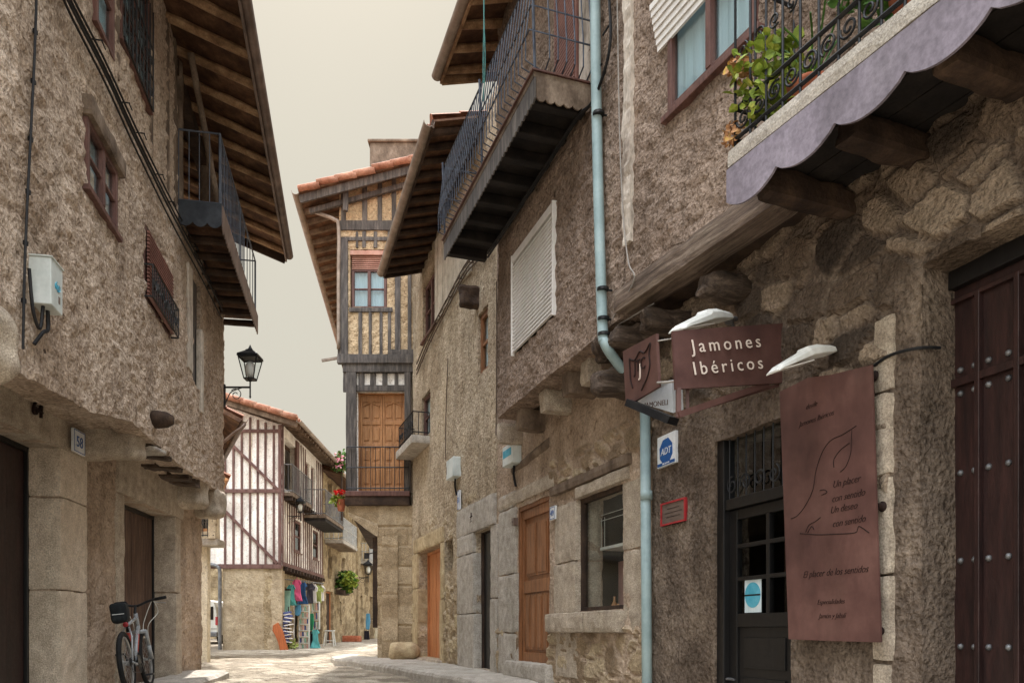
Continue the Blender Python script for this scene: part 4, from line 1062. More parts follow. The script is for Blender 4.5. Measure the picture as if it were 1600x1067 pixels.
for y in (178, 452, 498, 522):
    b = MB(); q = RL.at(931+(y/530)*13, y, .52); b.tube([RL.P(q[0], .52, q[1]-.012), RL.P(q[0], .52, q[1]+.012)], .053, 12); b.bar(RL.P(q[0], .4, q[1]), RL.P(q[0], .5, q[1]), .012, .012); obj('pipe_clamp', b, M['iron'], dp)
# balcony
z0, z1 = 5.56, 5.80; ba, bb = RL.u(922, .44), RL.u(757, .44); bo = .44+.56
b = MB(); b.fbox(RL, ba, bb, .42, bo, z1-.05, z1); bal = obj('balcony', b, M['old_wood'], R2, bevel=.004)
obj('fascia', scallop(RL, ba, bb, z0-.03, z1-.052, bo-.02, bo-.005, .085, .03), M['old_wood_v'], bal)
fe = Frame((RL.P(ba, .44, 0).x, RL.P(ba, .44, 0).y), (RL.n.x, RL.n.y))
obj('end_fascia', scallop(fe, 0, .535, z0-.03, z1-.052, -.01, .005, .085, .03), M['old_wood'], bal)
b = MB(); b.fbox(RL, ba+.02, bb-.02, .44, bo-.03, z1-.12, z1-.055); obj('floor_boards', b, M['black_wood'], bal)
for i in range(8):
    q = ba+.12+(bb-ba-.24)*i/7; b = MB(); b.fbox(RL, q-.05, q+.05, .455, bo-.03, z0+.0, z1-.121); obj('joist', b, M['black_wood'], bal, bevel=.01)
b = MB(); b.fbox(RL, ba-.02, bb+.02, .44, bo+.02, z1, z1+.015); obj('edge_trim', b, M['red_wood'], bal)
b = MB()
def kbar(p, out):
    b.tube([p+V((0,0,z1+.01)), p+out*.0+V((0,0,z1+.012))], .007, 5)
    b.tube([p-out*.05+V((0,0,z1+.03)), p+out*.11+V((0,0,z1+.09)), p+out*.11+V((0,0,z1+.3)), p+out*.03+V((0,0,z1+.95))], .007, 5)
for i in range(34): kbar(RL.P(ba+.02+(bb-ba-.04)*i/33, bo-.04, 0), RL.n)
for i in range(6): kbar(RL.P(ba+.03, .46+.5*i/6, 0), -RL.d)
for zz_ in (.95, .3, .55):
    o_ = .03 if zz_ > .9 else (.11 if zz_ < .4 else .08)
    b.tube([RL.P(ba+.03-o_, .44, z1+zz_), RL.P(ba+.03-o_, bo-.04+o_, z1+zz_), RL.P(bb, bo-.04+o_, z1+zz_), RL.P(bb, .44, z1+zz_)], .012 if zz_ > .9 else .008, 6)
for q in (ba+.02, bb-.01, (ba+bb)/2): b.tube([RL.P(q, bo-.02, z1), RL.P(q, bo+.01, z1+1.0)], .015, 6)
obj('railing', b, M['iron_blue'], bal)
b = MB(); b.fbox(RL, RL.u(905,.44), RL.u(870,.44), .445, .47, 5.82, 7.7); bd = obj('balcony_door', b, M['slat_brown'], R2)
b = MB()
for i in range(45): b.fbox(RL, RL.u(905,.44)+.04, RL.u(870,.44)-.04, .47, .48, 5.86+i*.04, 5.885+i*.04)
obj('louvres', b, M['slat_brown'], bd)
b = MB(); b.fbox(RL, ba-.02, RL.u(905,.44)-.02, .44, .452, 5.8, 7.9); obj('door_surround', b, M['peeled'], bd)
# clothes lines hanging
b = MB(); t0 = RL.P(RL.u(760, 1.0), 1.02, 7.95); b.tube(path([t0, t0-V((0,0,.5))+RL.d*.03, t0-V((0,0,1.1))-RL.d*.02, t0-V((0,0,1.5))+RL.d*.05], 6), .006, 5).tube(path([t0+RL.d*.04, t0-V((0,0,.5))+RL.d*.02, t0-V((0,0,1.0))+RL.d*.05, t0-V((0,0,1.3))+RL.d*.05], 6), .006, 5)
single('clothes_line', b, M['cable_green'], 'turquoise line hanging from the eave beside the long balcony', 'line')
# roofs of the right side
def eave(parent, A, B, inn, depth, nr, rr, mraf, gut, gutr=.07, sp_lo=0, name='roof', inner=1.0):
    up = V((0,0,.1))
    r_ = obj(name, tiles(A+up, B+up, B+inn*depth+up, A+inn*depth+up), M['tile'], parent)
    obj('roof_boards', slab(A+up*.9, B+up*.9, B+inn*depth+up*.9, A+inn*depth+up*.9, .03), M['soffit'], r_)
    for i in range(nr):
        q = A.lerp(B, (i+.5)/nr); b = MB(); b.log(q+V((0,0,.01)), q+inn*(inner+.5)+V((0,0,.01)), rr, 8, .2, .25); obj('rafter', b, M[mraf], r_)
    out = V((-inn.x, -inn.y, 0)).normalized()
    obj('gutter', halfpipe(A+out*.06+V((0,0,.06)), B+out*.06+V((0,0,.06)), gutr), M[gut], r_)
    b = MB(); b.bar(A+V((0,0,.03)), B+V((0,0,.03)), .03, .13); obj('fascia', b, M[mraf], r_)
    b = MB(); b.bar(B+V((0,0,.03)), B+inn*(inner+.8)+V((0,0,.03)), .04, .14); obj('verge_board', b, M[mraf], r_)
    return r_
inR = -RL.n+V((0,0,.3))
A = RL.P(2.0, .95, 8.1); B = W(689, 128, 10.76)
A = B+(-RL.d)*9.0; A.z = 8.25
eave(R2, A, B, inR, 4, 22, .05, 'rafter', 'gutter')
# ---- stone house beyond (R3)
R3 = thing('warm_stone_house', 'rough yellowish rendered house on the right with dark doorway and narrow orange door', 'house', RL.P(15, 0, .1))
uT = uR(646)
hN = (uR(769), uR(745), .15, 2.25); hO = (uR(690), uR(655), .2, 2.32); hs = (uR(708), uR(695), 1.78, 2.34)
hA = (uR(681), uR(661), 6.5, 7.6); hBn = (uR(763), uR(747), 4.65, 5.6); hC = (uR(673), uR(659), 4.55, 5.4)
def reg3(u, z): return 1 if z < 1.55 and u > uR(742) else (.35 if z < 2.9 and u > uR(745) else -1)
wall('wall', M['plaster_warm'], R3, RL, 0, UD+.01, uT+.3, -.2, 8.6, [hN, hO, hs, hA, hBn, hC], .055, .3, st_rubble(.2, .045, reg3, 1.5), 12.0)
wall('wall_upper_return', M['plaster_right'], R3, RL, 0.0, UE-.3, UD-.005, 3.52, 8.5, [], .12, .2, st_plaster(.7), 13.0)
c = MB(); c.fbox(RL, UD, uT+.3, -7, -.8, -.2, 8.4); obj('rear_wall', c, M['plaster_warm'], R3)
b = MB(); ua, ub = uR(737), uR(682); k = 12
for i in range(k): b.fbox(RL, ua+(ub-ua)*i/k+.004, ua+(ub-ua)*(i+1)/k-.004, -.01, .03+.006*(i % 2), 6.45+.02*(i % 3), 8.0)
obj('board_cladding', b, M['whitewash'], R3)
window(R3, RL, *hA, -.05, M['red_wood'], .07, 2, 2, pane='dark', sill=.1)
window(R3, RL, *hBn, -.04, M['door_brown'], .08, 1, 2, sill=.02)
window(R3, RL, *hC, -.05, M['red_wood'], .06, 1, 2)
b = MB(); b.stone(RL, uR(672), uR(643)-.05, -.05, .36, 4.34, 4.5, .06, .02, .01, 9); sb = obj('small_balcony', b, M['granite_pale'], R3)
b = MB(); P_ = [RL.P(uR(672)+.04, 0, 0), RL.P(uR(672)+.04, .33, 0), RL.P(uR(648), .33, 0), RL.P(uR(648), 0, 0)]
rail(b, P_, 4.5, .45, .1, .008, .012)
for i in range(6): b.tube(scroll(P_[1].lerp(P_[2], (i+.5)/6)+V((0,0,4.72)), RL.d, (0,0,1), .08, 1.3, i), .008, 6)
obj('railing', b, M['iron'], sb)
# doorways of R3
b = MB(); b.stone(RL, uR(776), uR(718), -.25, .06, 2.27, 2.72, .06, .02, .014, 51); li = obj('lintel', b, M['granite_pale'], R3)
b = MB(); p = RL.P(uR(742), .062, 2.44)
b.tube([p, p+V((0,0,.14))], .008, 6).tube([p-RL.d*.06+V((0,0,.08)), p+RL.d*.06+V((0,0,.08))], .008, 6).tube([p-RL.d*.05, p+RL.d*.05], .006, 6); obj('carved_cross', b, M['rust_dark'], li)
b = MB(); b.stone(RL, uR(769)+.0, uR(745), -.3, .04, -.1, .15, .06, .02, .01, 53); obj('doorstep', b, M['granite'], R3)
blocks(R3, RL, uR(745), uR(719), -.3, .06, [-.1, 1.0, 1.95, 2.27], M['granite_pale'], 91, jit=.03)
blocks(R3, RL, uR(779), uR(769), -.28, .03, [-.1, 1.2, 2.27], M['granite_pale'], 95)
plank_door(R3, RL, hN[0]-.02, hN[1]+.02, .15, 2.3, -.10, M['door_black'], 4, mfr=M['dark_wood'])
plank_door(R3, RL, hO[0]-.01, hO[1]+.01, .2, 2.33, -.2, M['door_orange'], 6, frame=.06, mfr=M['door_orange'])
blocks(R3, RL, uR(655), uR(647), -.3, .04, [-.1, .9, 1.6, 2.32], M['granite_warm'], 101)
blocks(R3, RL, uR(695), uR(690), -.3, .04, [-.1, 1.3, 2.34], M['granite_warm'], 105)
lintel(R3, RL, uR(694), uR(648), 2.33, 2.62, -.25, .04, 'granite_warm', 12, 'door_lintel')
b = MB(); b.fbox(RL, hs[0], hs[1], -.26, -.22, 1.76, 2.36); obj('window_shutter', b, M['dark_wood'], R3)
b = MB(); b.stone(RL, uR(694), uR(655), -.2, .12, .05, .2, .06, .02, .01, 55); obj('doorstep', b, M['granite'], R3)
b = MB(); q = RL.u(727, .2); zc = RL.z(727, 455, .25); b.rbox(b.corners(RL, q-.08, q+.08, -.1, .3, zc-.18, zc+.16), .05, .05, .03, 4, 2); obj('beam_end', b, M['dark_wood'], R3)
A = W(677, 197, 11.7); B = W(600, 432, 15.9)
eave(R3, A, B, inR, 4, 13, .055, 'dark_wood', 'gutter', .08)
b = MB(); b.tube(path([W(601, 432, 15.8)-V((0,0,.05)), W(598,392,15.7)-V((.0,0,0)), W(612, 388, 15.7), W(586, 402, 15.2)], 5)[20:], .06, 10); obj('spout', b, M['pipe'], R3)
# meter boxes, cables
for i, (xa, xb, ya, yb, lab) in enumerate(((786, 801, 700, 731, 'pale box with a blue label under the jetty, right of the carved lintel'), (698, 709, 721, 751, 'narrow pale box on the rough wall left of the carved lintel'))):
    a_, b_ = RL.u(xb, .12), RL.u(xa, .12); t = thing('meter_box', lab, 'meter box', RL.P(a_, 0, RL.z(xa, yb, .12)))
    zt = RL.z(xa, ya, .12); zb_ = RL.z(xa, yb, .12); b = MB(); b.fbox(RL, a_, b_, -.03, .13, zb_, zt); obj('case', b, M['box_paint'], t, bevel=.012)
    b = MB(); b.fbox(RL, a_+.03, b_-.03, .13, .1325, zt-.16, zt-.06) if i == 0 else b.fbox(RL, b_-.04, b_-.02, .13, .134, zb_+.1, zt-.1); obj('label' if i == 0 else 'hinge', b, M['cyan' if i == 0 else 'greyplate'], t)
    b = MB(); b.tube(path([RL.P((a_+b_)/2, .03, zb_), RL.P((a_+b_)/2+.02, .03, zb_-.12), RL.P((a_+b_)/2-.04, .02, zb_-.28)], 5), .018, 6); obj('conduit', b, M['cable'], t)
b = MB(); b.tube(path(oncable(RL, [(776,440), (776,560), (775,680)], .46), 8), .008, 6)
single('cable', b, M['cable_brown'], 'thin vertical cable at the end of the jettied wall, beside the shuttered window', 'cable')
b = MB(); b.tube(path(oncable(RL, [(700,560), (697,640), (696,718)], .03), 8), .009, 6)
single('cable', b, M['cable_brown'], 'thin vertical cable dropping to the narrow pale box', 'cable')
b = MB()
for k, (dy, nn) in enumerate(((0, .06), (7, .05), (16, .05))):
    b.tube(path(oncable(RL, [(651,585-dy), (672,535-dy), (700,480-dy), (730,425-dy), (765,392-dy)], nn), 8), .013, 6)
for x, y in ((672,535), (690,498), (706,468), (722,440), (738,415)):
    p = oncable(RL, [(x, y)], 0)[0]; b.bar(p-RL.d*.1, p-RL.d*.1+RL.n*.1, .014, .014); b.bar(p-RL.d*.2+RL.n*.09, p+RL.d*.12+RL.n*.09, .012, .012)
single('cable_bundle', b, M['cable_brown'], 'bundle of brown cables climbing the right wall towards the long balcony', 'cable')
b = MB()
for k, nn in enumerate((.50, .52)):
    b.tube(path(oncable(RL, [(762,402-k*6), (800,345-k*6), (850,268-k*5), (900,190-k*4), (925,160), (945,110), (954,60), (952,0), (948,-60)], nn), 8), .014, 6)
for x, y in ((940,112), (953,50), (946,125)):
    p = oncable(RL, [(x, y)], .45)[0]; b.bar(p-RL.d*.09+RL.n*.04, p+RL.d*.06+RL.n*.04, .012, .012)
single('cable_bundle', b, M['cable'], 'thick black cable curling round the teal downpipe under the long balcony', 'cable')
b = MB(); b.tube(path(oncable(RL, [(964,-30), (968,200), (974,340), (982,410), (990,440)], .50)+[RL.P(uR(1020), .42, 3.42), RL.P(uR(1080), .35, 3.38)], 8), .006, 6)
single('cable', b, M['cable_grey'], 'thin pale cable falling along the whitewashed strip', 'cable')
b = MB(); b.tube(path([RL.P(uR(1372), .03, RL.z(1372, 572)), RL.P(uR(1400), .04, RL.z(1400, 556)), RL.P(uR(1440), .03, RL.z(1440, 545)), RL.P(uR(1447), -.1, RL.z(1447, 540))], 6), .009, 6)
single('cable', b, M['cable'], 'black cable from the tall engraved panel to the studded door frame', 'cable')
# ---- shop signs
sg = thing('hanging_shop_sign', 'projecting rust-brown sign reading Jamones Ibericos beside the shop door', 'sign', W(1225, 600, 5.5))
TL, TR, BR, BL = W(1051,517,5.2), W(1223,505,5.52), W(1225,598,5.52), W(1056,608,5.2)
def panel(mb, TL, TR, BR, BL, t):
    nrm = (TR-TL).cross(BL-TL).normalized()
    return mb.box8([BL-nrm*0, TL-nrm*0, BL+nrm*t, TL+nrm*t, BR, TR, BR+nrm*t, TR+nrm*t])
ex = (TR-TL).normalized(); nrm = (TR-TL).cross(BL-TL).normalized()
toc = nrm if nrm.dot(V((0,-1,0))) > 0 else -nrm; ezs = toc.cross(ex).normalized(); BR = BR-toc*((BR-TL).dot(toc))
b = MB(); b.box8([p-toc*k_ for k_ in (0,.02) for p in (BL, TL, BR, TR)]); pn = obj('panel', b, M['rust'], sg)
for s_, px, py in (('Jamones', 1134, 548), ('Ibéricos', 1137, 582)):
    yy = 5.36; p = W(px, py, 5.355)
    p = p-toc*((p-TL).dot(toc))+toc*.014
    obj('lettering', text_mb(s_, .122, p, ex, ezs, .002, 0, 'CENTER', 1.42), M['letter'], sg)
fb = MB(); q0_, q1_ = W(1200,600,5.5), W(1060,648,5.2)
fb.bar(q0_, q1_, .02, .04).bar(W(1060,606,5.22), W(1060,652,5.22), .03, .03).bar(W(1074,606,5.3), W(1074,640,5.3), .02, .02).bar(W(1222,600,5.55), W(1075,645,5.32), .015, .02)
obj('bracket', fb, M['rust'], sg)
s2 = thing('shield_sign', 'rust-brown plate with carved shield and letters JTC at the end of the sign bracket', 'sign', W(1000, 640, 5.5))
TL, TR, BR, BL = W(973,549,5.8), W(1025,521,5.32), W(1029,604,5.32), W(978,635,5.8)
ex = (TR-TL).normalized(); nrm = ex.cross((TL-BL).normalized()); toc = nrm if nrm.dot(V((0,-1,0))) > 0 else -nrm; ez_ = toc.cross(ex)
b = MB(); b.box8([p-toc*k_ for k_ in (0,.02) for p in (BL, TL, BR, TR)]); obj('panel', b, M['rust'], s2)
cen = (TL+TR+BL+BR)/4+toc*.003; sx = (TR-TL).length; sy = (TL-BL).length
def S(x, y): return cen+ex*(x*sx*.5)+ez_*(y*sy*.5)
b = MB(); b.tube(path([S(-.62,.55), S(-.3,.42), S(0,.62), S(.3,.50), S(.62,.72), S(.56,.4), S(.6,0), S(.45,-.35), S(.2,-.62), S(.1,-.72)], 5), .006, 5).tube(path([S(-.62,.55), S(-.6,.2), S(-.56,-.2), S(-.45,-.5)], 5), .006, 5); obj('shield_outline', b, M['rust_dark'], s2)
b = text_mb('JTC', .115, S(-.0,-.02), ex, ez_, .002, 0, 'CENTER', .95); obj('lettering', b, M['rust_dark'], s2)
b = text_mb('J', .12, S(.02,-.2), ex, ez_, .003, 0, 'CENTER', .95); obj('lettering', b, M['letter'], s2)
lb = thing('light_box', 'small white lettered light box tucked under the shield plate', 'sign', W(1025, 650, 5.4))
TL, TR, BR, BL = W(1003,604,5.75), W(1050,596,5.5), W(1052,645,5.5), W(995,628,5.85)
ex = (TR-TL).normalized(); toc = (ex.cross(TL-BL)).normalized(); toc = toc if toc.y < 0 else -toc
b = MB(); b.box8([p-toc*k_ for k_ in (0,.1) for p in (BL, TL, BR, TR)]); obj('face', b, M['plate_white'], lb)
obj('lettering', text_mb('JAMONELI', .052, W(1030,633,5.6)+toc*.03, ex, V((0,0,1)), .002), M['greyplate'], lb)
b = MB(); b.bar(W(985,630,5.7), W(1052,658,5.4), .1, .05); obj('tray', b, M['iron'], lb)
b = MB(); b.tube([W(1027,533,5.33), W(1052,529,5.22)], .005, 5).tube([W(1027,598,5.33), W(1056,596,5.22)], .008, 5); obj('tie_rod', b, M['cable_grey'], lb)
# tall engraved panel
n = .10; eb = thing('engraved_panel', 'tall rust-brown engraved panel with handwriting and a ham outline between the two doors', 'sign', RL.P(uR(1300), 0, .6))
def Q(px, py, n_=n): 
    u, z = RL.at(px, py, n_); return RL.P(u, n_, z)
pts = [Q(1218,612), Q(1263,590), Q(1300,585), Q(1362,570), Q(1376,1003), Q(1300,1001), Q(1232,998), Q(1225,800)]
b = MB(); k = len(pts); b.add(pts+[p-RL.n*.012 for p in pts], [tuple(range(k)), tuple(range(2*k-1, k-1, -1))]+[(i, (i+1) % k, (i+1) % k+k, i+k) for i in range(k)]); obj('panel', b, M['rust'], eb)
b = MB()
def line(mb, l, r): mb.tube(path([Q(x, y, n+.001) for x, y in l], 5), r, 5)
for l in ([(1338,665),(1318,678),(1298,688),(1285,706),(1275,735),(1270,765),(1258,790),(1246,805),(1236,810)], [(1331,672),(1330,690),(1329,708),(1322,728),(1313,737)], [(1303,730),(1303,718),(1312,704),(1327,692)],
          [(1281,766),(1288,765),(1292,769),(1284,773)], [(1250,833),(1262,834),(1280,835),(1305,834),(1335,832),(1340,826),(1343,822),(1358,832)], [(1259,831),(1264,820),(1273,815),(1282,808)], [(1262,832),(1268,822),(1272,827)]): line(b, l, .0028)
obj('ham_outline', b, M['rust_dark'], eb)
for s_, px, py, sz in (('desde', 1268,632,.065), ('Jamones Ibéricos', 1275,653,.068), ('Un placer', 1322,752,.085), ('con sentido', 1325,774,.085), ('Un deseo', 1318,793,.085), ('con sentido', 1326,814,.085), ('El placer de los sentidos', 1303,893,.085), ('Especialidades', 1298,938,.062), ('Jamón y Jabalí', 1300,960,.062)):
    u, z = RL.at(px, py, n); rise = .0
    exx = (exR+V((0,0,.0))).normalized()
    o = obj('lettering', text_mb(s_, sz*.72, RL.P(u, n+.002, z-.02), exx, (0,0,1), .001, .35, 'CENTER', .95, -.0009), M['rust_dark'], eb)
b = MB()
for px, py in ((1372,585), (1385,790), (1385,985)):
    q = RL.at(px, py, .03); b.lathe(RL.P(q[0]+.03, 0, q[1]), [(.03,0),(.032,.03),(.02,.045),(.02,.07)], 12, RL.n)
    b.tube([RL.P(q[0]+.04, .06, q[1]), RL.P(q[0]+.1, .09, q[1])], .01, 6)
obj('fixing_bolt', b, M['rust_dark'], eb)
# floodlights
def flood(label, p0, p1, wdt, hgt):
    p0 = V(p0); p1 = V(p1); t = thing('floodlight', label, 'lamp', p0)
    ax = (p1-p0).normalized(); sd_ = ax.cross(V((0,0,1))).normalized(); up = sd_.cross(ax); L_ = (p1-p0).length
    b = MB(); secs = [(0,.45,.35,0), (.06,.8,.7,.0), (.3,1,1,.012), (.46,1,1,.016), (.5,.95,.8,.012), (.92,.86,.42,-.01), (1,.78,.2,-.02)]
    for (t_, wf, hf, dz) in secs:
        c_ = p0.lerp(p1, t_)+up*dz
        for x, y in ((-1,0),(-.92,.6),(-.5,1),(.5,1),(.92,.6),(1,0),(.9,-.1),(-.9,-.1)): b.v.append(c_+sd_*(x*wdt*wf*.5)+up*(y*hgt*hf))
    for i in range(len(secs)-1):
        for k in range(8): a = i*8+k; c_ = i*8+(k+1) % 8; b.f.append((a, c_, c_+8, a+8))
    b.f.append(tuple(range(8))); b.f.append(tuple(range(len(secs)*8-8, len(secs)*8)))
    obj('housing', b, M['white_paint'], t, bevel=.003)
    b = MB(); b.lathe(p0-ax*.0, [(.035,0),(.035,.02),(.02,.06),(.018,.11)], 12, -ax); b.bar(p0-ax*.05, p0-ax*.05-up*.12, .012, .03); obj('hinge', b, M['metalgrey'], t)
    b = MB(); b.fbox(RL, 0, .001, 0, .001, 0, .001); c_ = p0.lerp(p1, .68)-up*.012; b = MB(); b.box8([c_+ax*(i*L_*.24)+sd_*(j*wdt*.38)+up*(k*.006) for i in (-1,1) for j in (-1,1) for k in (0,-1)]); obj('lens', b, M['lamp_glass'], t)
    return t
flood('white floodlight over the hanging Jamones sign', W(1138,500,5.75), W(1056,513,5.3), .17, .07)
flood('white floodlight above the tall engraved panel', W(1302,551,5.0), W(1206,578,4.8), .15, .06)
# alarm sign and plaque
t = thing('alarm_sign', 'white and blue alarm company plate on the pillar right of the lower pipe', 'sign', RL.P(uR(1041), 0, 1.9))
u0, u1 = uR(1055, .03), uR(1027, .03); za, zb = RL.z(1041, 727, .03), RL.z(1041, 678, .03)
b = MB(); b.fbox(RL, u0, u1, .0, .03, za, zb); obj('plate', b, M['plate_white'], t, bevel=.003)
uc = (u0+u1)/2; w_ = (u1-u0); b = MB(); b.lathe(RL.P(uc, .029, zb-w_*.48), [(w_*.38,0),(w_*.38,.0035)], 8, RL.n); b.fbox(RL, u0+.008, u1-.008, .029, .0325, za+.008, za+.034); obj('badge', b, M['blue'], t)
obj('lettering', text_mb('ADT', w_*.28, RL.P(uc, .0345, zb-w_*.57), exR, (0,0,1), .001, .2), M['plate_white'], t)
obj('lettering', text_mb('Alarmas', .03, RL.P(uc, .031, za+.055), exR, (0,0,1), .001), M['blue'], t)
obj('lettering', text_mb('902 34 59 02', .022, RL.P(uc, .0335, za+.014), exR, (0,0,1), .001), M['plate_white'], t)
t = thing('wall_plaque', 'small grey plaque in a red frame right of the pipe', 'plaque', RL.P(uR(1050), 0, 1.4))
u0, u1 = uR(1070, .03), uR(1032, .03); za, zb = RL.z(1050, 818, .03), RL.z(1050, 782, .03)
b = MB(); b.fbox(RL, u0, u1, .0, .022, za, zb); obj('plate', b, M['greyplate'], t)
b = MB(); e = .014
for a_, b_, c_, d_ in ((u0, u1, za, za+e), (u0, u1, zb-e, zb), (u0, u0+e, za+e, zb-e), (u1-e, u1, za+e, zb-e)): b.fbox(RL, a_, b_, .0, .032, c_, d_)
obj('frame', b, M['red'], t)
b = MB()
for k_, w_ in ((.68, .5), (.5, .7), (.32, .55)): b.fbox(RL, (u0+u1)/2-(u1-u0)*w_/2, (u0+u1)/2+(u1-u0)*w_/2, .02, .0235, za+(zb-za)*k_, za+(zb-za)*k_+.006)
obj('engraved_line', b, M['door_dark'], t)
u_, z_ = RL.at(716, 780, .05)
plate('street_plate', RL, u_-.07, u_+.07, z_-.17, z_+.15, .04, '51', 'small blue and white tile at the left end of the carved lintel', .13)
b = MB(); u_, z_ = RL.at(803, 815, .06); b.fbox(RL, u_-.05, u_+.04, .02, .08, z_-.05, z_+.05); b.lathe(RL.P(u_, .08, z_), [(.02,0),(.02,.01)], 10, RL.n); single('door_bell', b, M['greyplate'], 'small grey bell box on the jamb left of the panelled door', 'door bell')
# right pavement
edge = [(1.6, .4), (8.0, .55), (9.5, .7), (10.2, .8), (12.3, 1.0), (14, 1.15), (15.4, 1.32)]
b = MB(); rows_ = []
def wx(Y): return RL.P(RL.u(CX, 0), 0, 0)
ctr = []
for i in range(64):
    Y = 3+(16.6-3)*i/63
    wp = V((3.76-.3456*Y, Y, 0)); e_ = interp(Y, edge); ctr.append((wp, wp+RL.n*e_))
ctr.append((V((-2.6, 17.05, 0)), V((-3.65, 16.4, 0)))); ctr.append((V((-3.6, 18.5, 0)), V((-4.15, 18.3, 0)))); ctr.append((V((-3.9, 20.5, 0)), V((-4.3, 20.4, 0))))
def pz(Y): return interp(Y, [(0,-.7),(8,.02),(10,.13),(13,.15),(17,.16),(21,.13)])
for j, (a_, c_) in enumerate(ctr):
    for t_, dz in ((0-.02, 0), (.33, .0), (.66, .0), (.9, .0), (.98, -.012), (1.0, -.05), (1.015, -.35)):
        p = a_.lerp(c_, t_); p.z = pz(p.y)+dz+.012*noise.noise(V((p.x*2.5, p.y*2.5, 1)))+(.022*noise.noise(V((p.x*4, p.y*4, 5))) if t_ > .8 else 0)
        p += RL.n*(.03*noise.noise(V((p.x*2, p.y*2, 8)))) if t_ > .8 else V((0,0,0)); b.v.append(p)
for j in range(len(ctr)-1):
    for i in range(6): b.f.append((j*7+i, j*7+i+1, j*7+8+i, j*7+7+i))
struct('pavement', b, M['granite_pale'], label=None)
# ------------------------------------------------------------------ tall half-timbered house
FT = Frame((0, 17), (1, 0)); X = lambda px, n=0: FT.u(px, n)
def Z(py, n=0): return FT.at(800, py, n)[1]
T = thing('half_timbered_house', 'tall narrow ochre half-timbered house with oak balcony door, centre of the street', 'house', (X(590), 17, .1))
hw = (X(547), X(605), Z(480), Z(390))
wall('upper_wall', M['ochre'], T, FT, 0, X(530), X(700), Z(562), Z(282), [hw], .07, .25, st_plaster(1), 1.0, zhi=lambda u: (u-X(530))*.3)
b = MB()
b.add([V((X(531), 17.05, Z(562))), V((X(531)-1.04, 25.6, Z(562))), V((X(531)-1.04, 25.6, Z(282))), V((X(531), 17.05, Z(282)))], [(0,1,2,3)])
b.fbox(FT, X(548), X(700), -8.5, -.5, Z(788), Z(290)).fbox(FT, X(596), X(700), -8.5, -.5, .0, Z(788)-.01); obj('rear_wall', b, M['ochre'], T)
def tim(name, x0, x1, y0, y1, n1=.03, m='old_wood_v', n0=-.05, amp=.012, seed=0, parent=None):
    b = MB(); b.rbox(b.corners(FT, X(x0), X(x1), n0, n1, Z(y1), Z(y0)), .08, .012, amp, 4, seed+x0*.1+y0*.07); return obj(name, b, M[m], parent or T)
for i, (x0, x1, y0, y1) in enumerate([(533,541,284,346), (566,574,278,346), (590,597,272,346), (612,619,266,346), (636,646,262,350), (566,572,362,388), (584,590,362,388), (556,560,362,388), (606,610,362,388),
        (528,544,374,558), (560,566,487,556), (576,581,487,556), (593,598,487,556), (606,611,487,556), (617,626,362,556), (637,643,362,556), (632,642,582,770), (541,557,582,775)]):
    tim('timber_post', x0, x1, y0, y1, .03 if x1-x0 < 10 else .05)
tim('timber_beam', 530, 650, 346, 361, .05); tim('timber_beam', 530, 614, 371, 377, .035); tim('timber_beam', 546, 614, 481, 488, .04); tim('timber_beam', 528, 650, 555, 569, .09)
tim('carved_beam', 536, 648, 569, 582, .05); tim('timber_beam', 545, 640, 601, 611, .0); tim('timber_brace', 610, 650, 547, 557, .06)
b = MB(); b.bar(FT.P(X(531), -.1, Z(556)), FT.P(X(501), -.1, Z(561)), .05, .05); obj('drain_spout', b, M['gutter'], T)
tim('post_bracket', 536, 552, 582, 612, .02)
f = window(T, FT, hw[0]+.02, hw[1]-.02, Z(481), Z(418), -.06, M['red_wood'], .06, 2, 2, sill=.04)
shutter(T, FT, hw[0]+.03, hw[1]-.03, Z(419), Z(398), -.06, M['slat_pink'], .04)
b = MB(); b.fbox(FT, hw[0], hw[1], -.15, .0, Z(398), Z(391)); obj('blind_box', b, M['slat_pink'], T)
# door storey, set back a little
wall('door_wall', M['white_infill'], T, FT, -.12, X(543), X(650), Z(790), Z(566), [(X(558), X(632), Z(772), Z(611))], .1, .2, st_plaster(.4), 2.0)
b = MB(); b.add([V((X(545), 17.15, Z(790))), V((X(545)-1.0, 25, Z(790))), V((X(545)-1.0, 25, Z(566))), V((X(545), 17.15, Z(566)))], [(0,1,2,3)]); obj('side_wall', b, M['ochre'], T)
b = MB(); b.box8([V((x-(y-17)*.12, y, z)) for x in (X(545), X(600)) for y in (17.1, 25) for z in (Z(790)-.1, Z(790)-.01)]); obj('soffit', b, M['dark_wood'], T)
for x0, x1 in ((543,551), (560,569), (578,587), (597,605), (616,622), (634,641)): tim('small_stud', x0, x1, 582, 603, .0, 'old_wood_v', -.16)
for x0, x1 in ((551,560),(569,578),(587,597),(605,616),(622,634)):
    b = MB(); b.fbox(FT, X(x0), X(x1), -.1, -.04, Z(602), Z(583)); obj('white_panel', b, M['white_infill'], T)
dz0, dz1 = Z(768), Z(613); a_, b_ = X(560), X(631)
b = MB(); n = -.2; w = b_-a_; hgt = dz1-dz0
b.fbox(FT, a_, b_, n-.05, n-.02, dz0, dz1)
for x0_, x1_ in ((0,.05),(.45,.495),(.505,.55),(.95,1)): b.fbox(FT, a_+w*x0_, a_+w*x1_, n-.03, n, dz0, dz1)
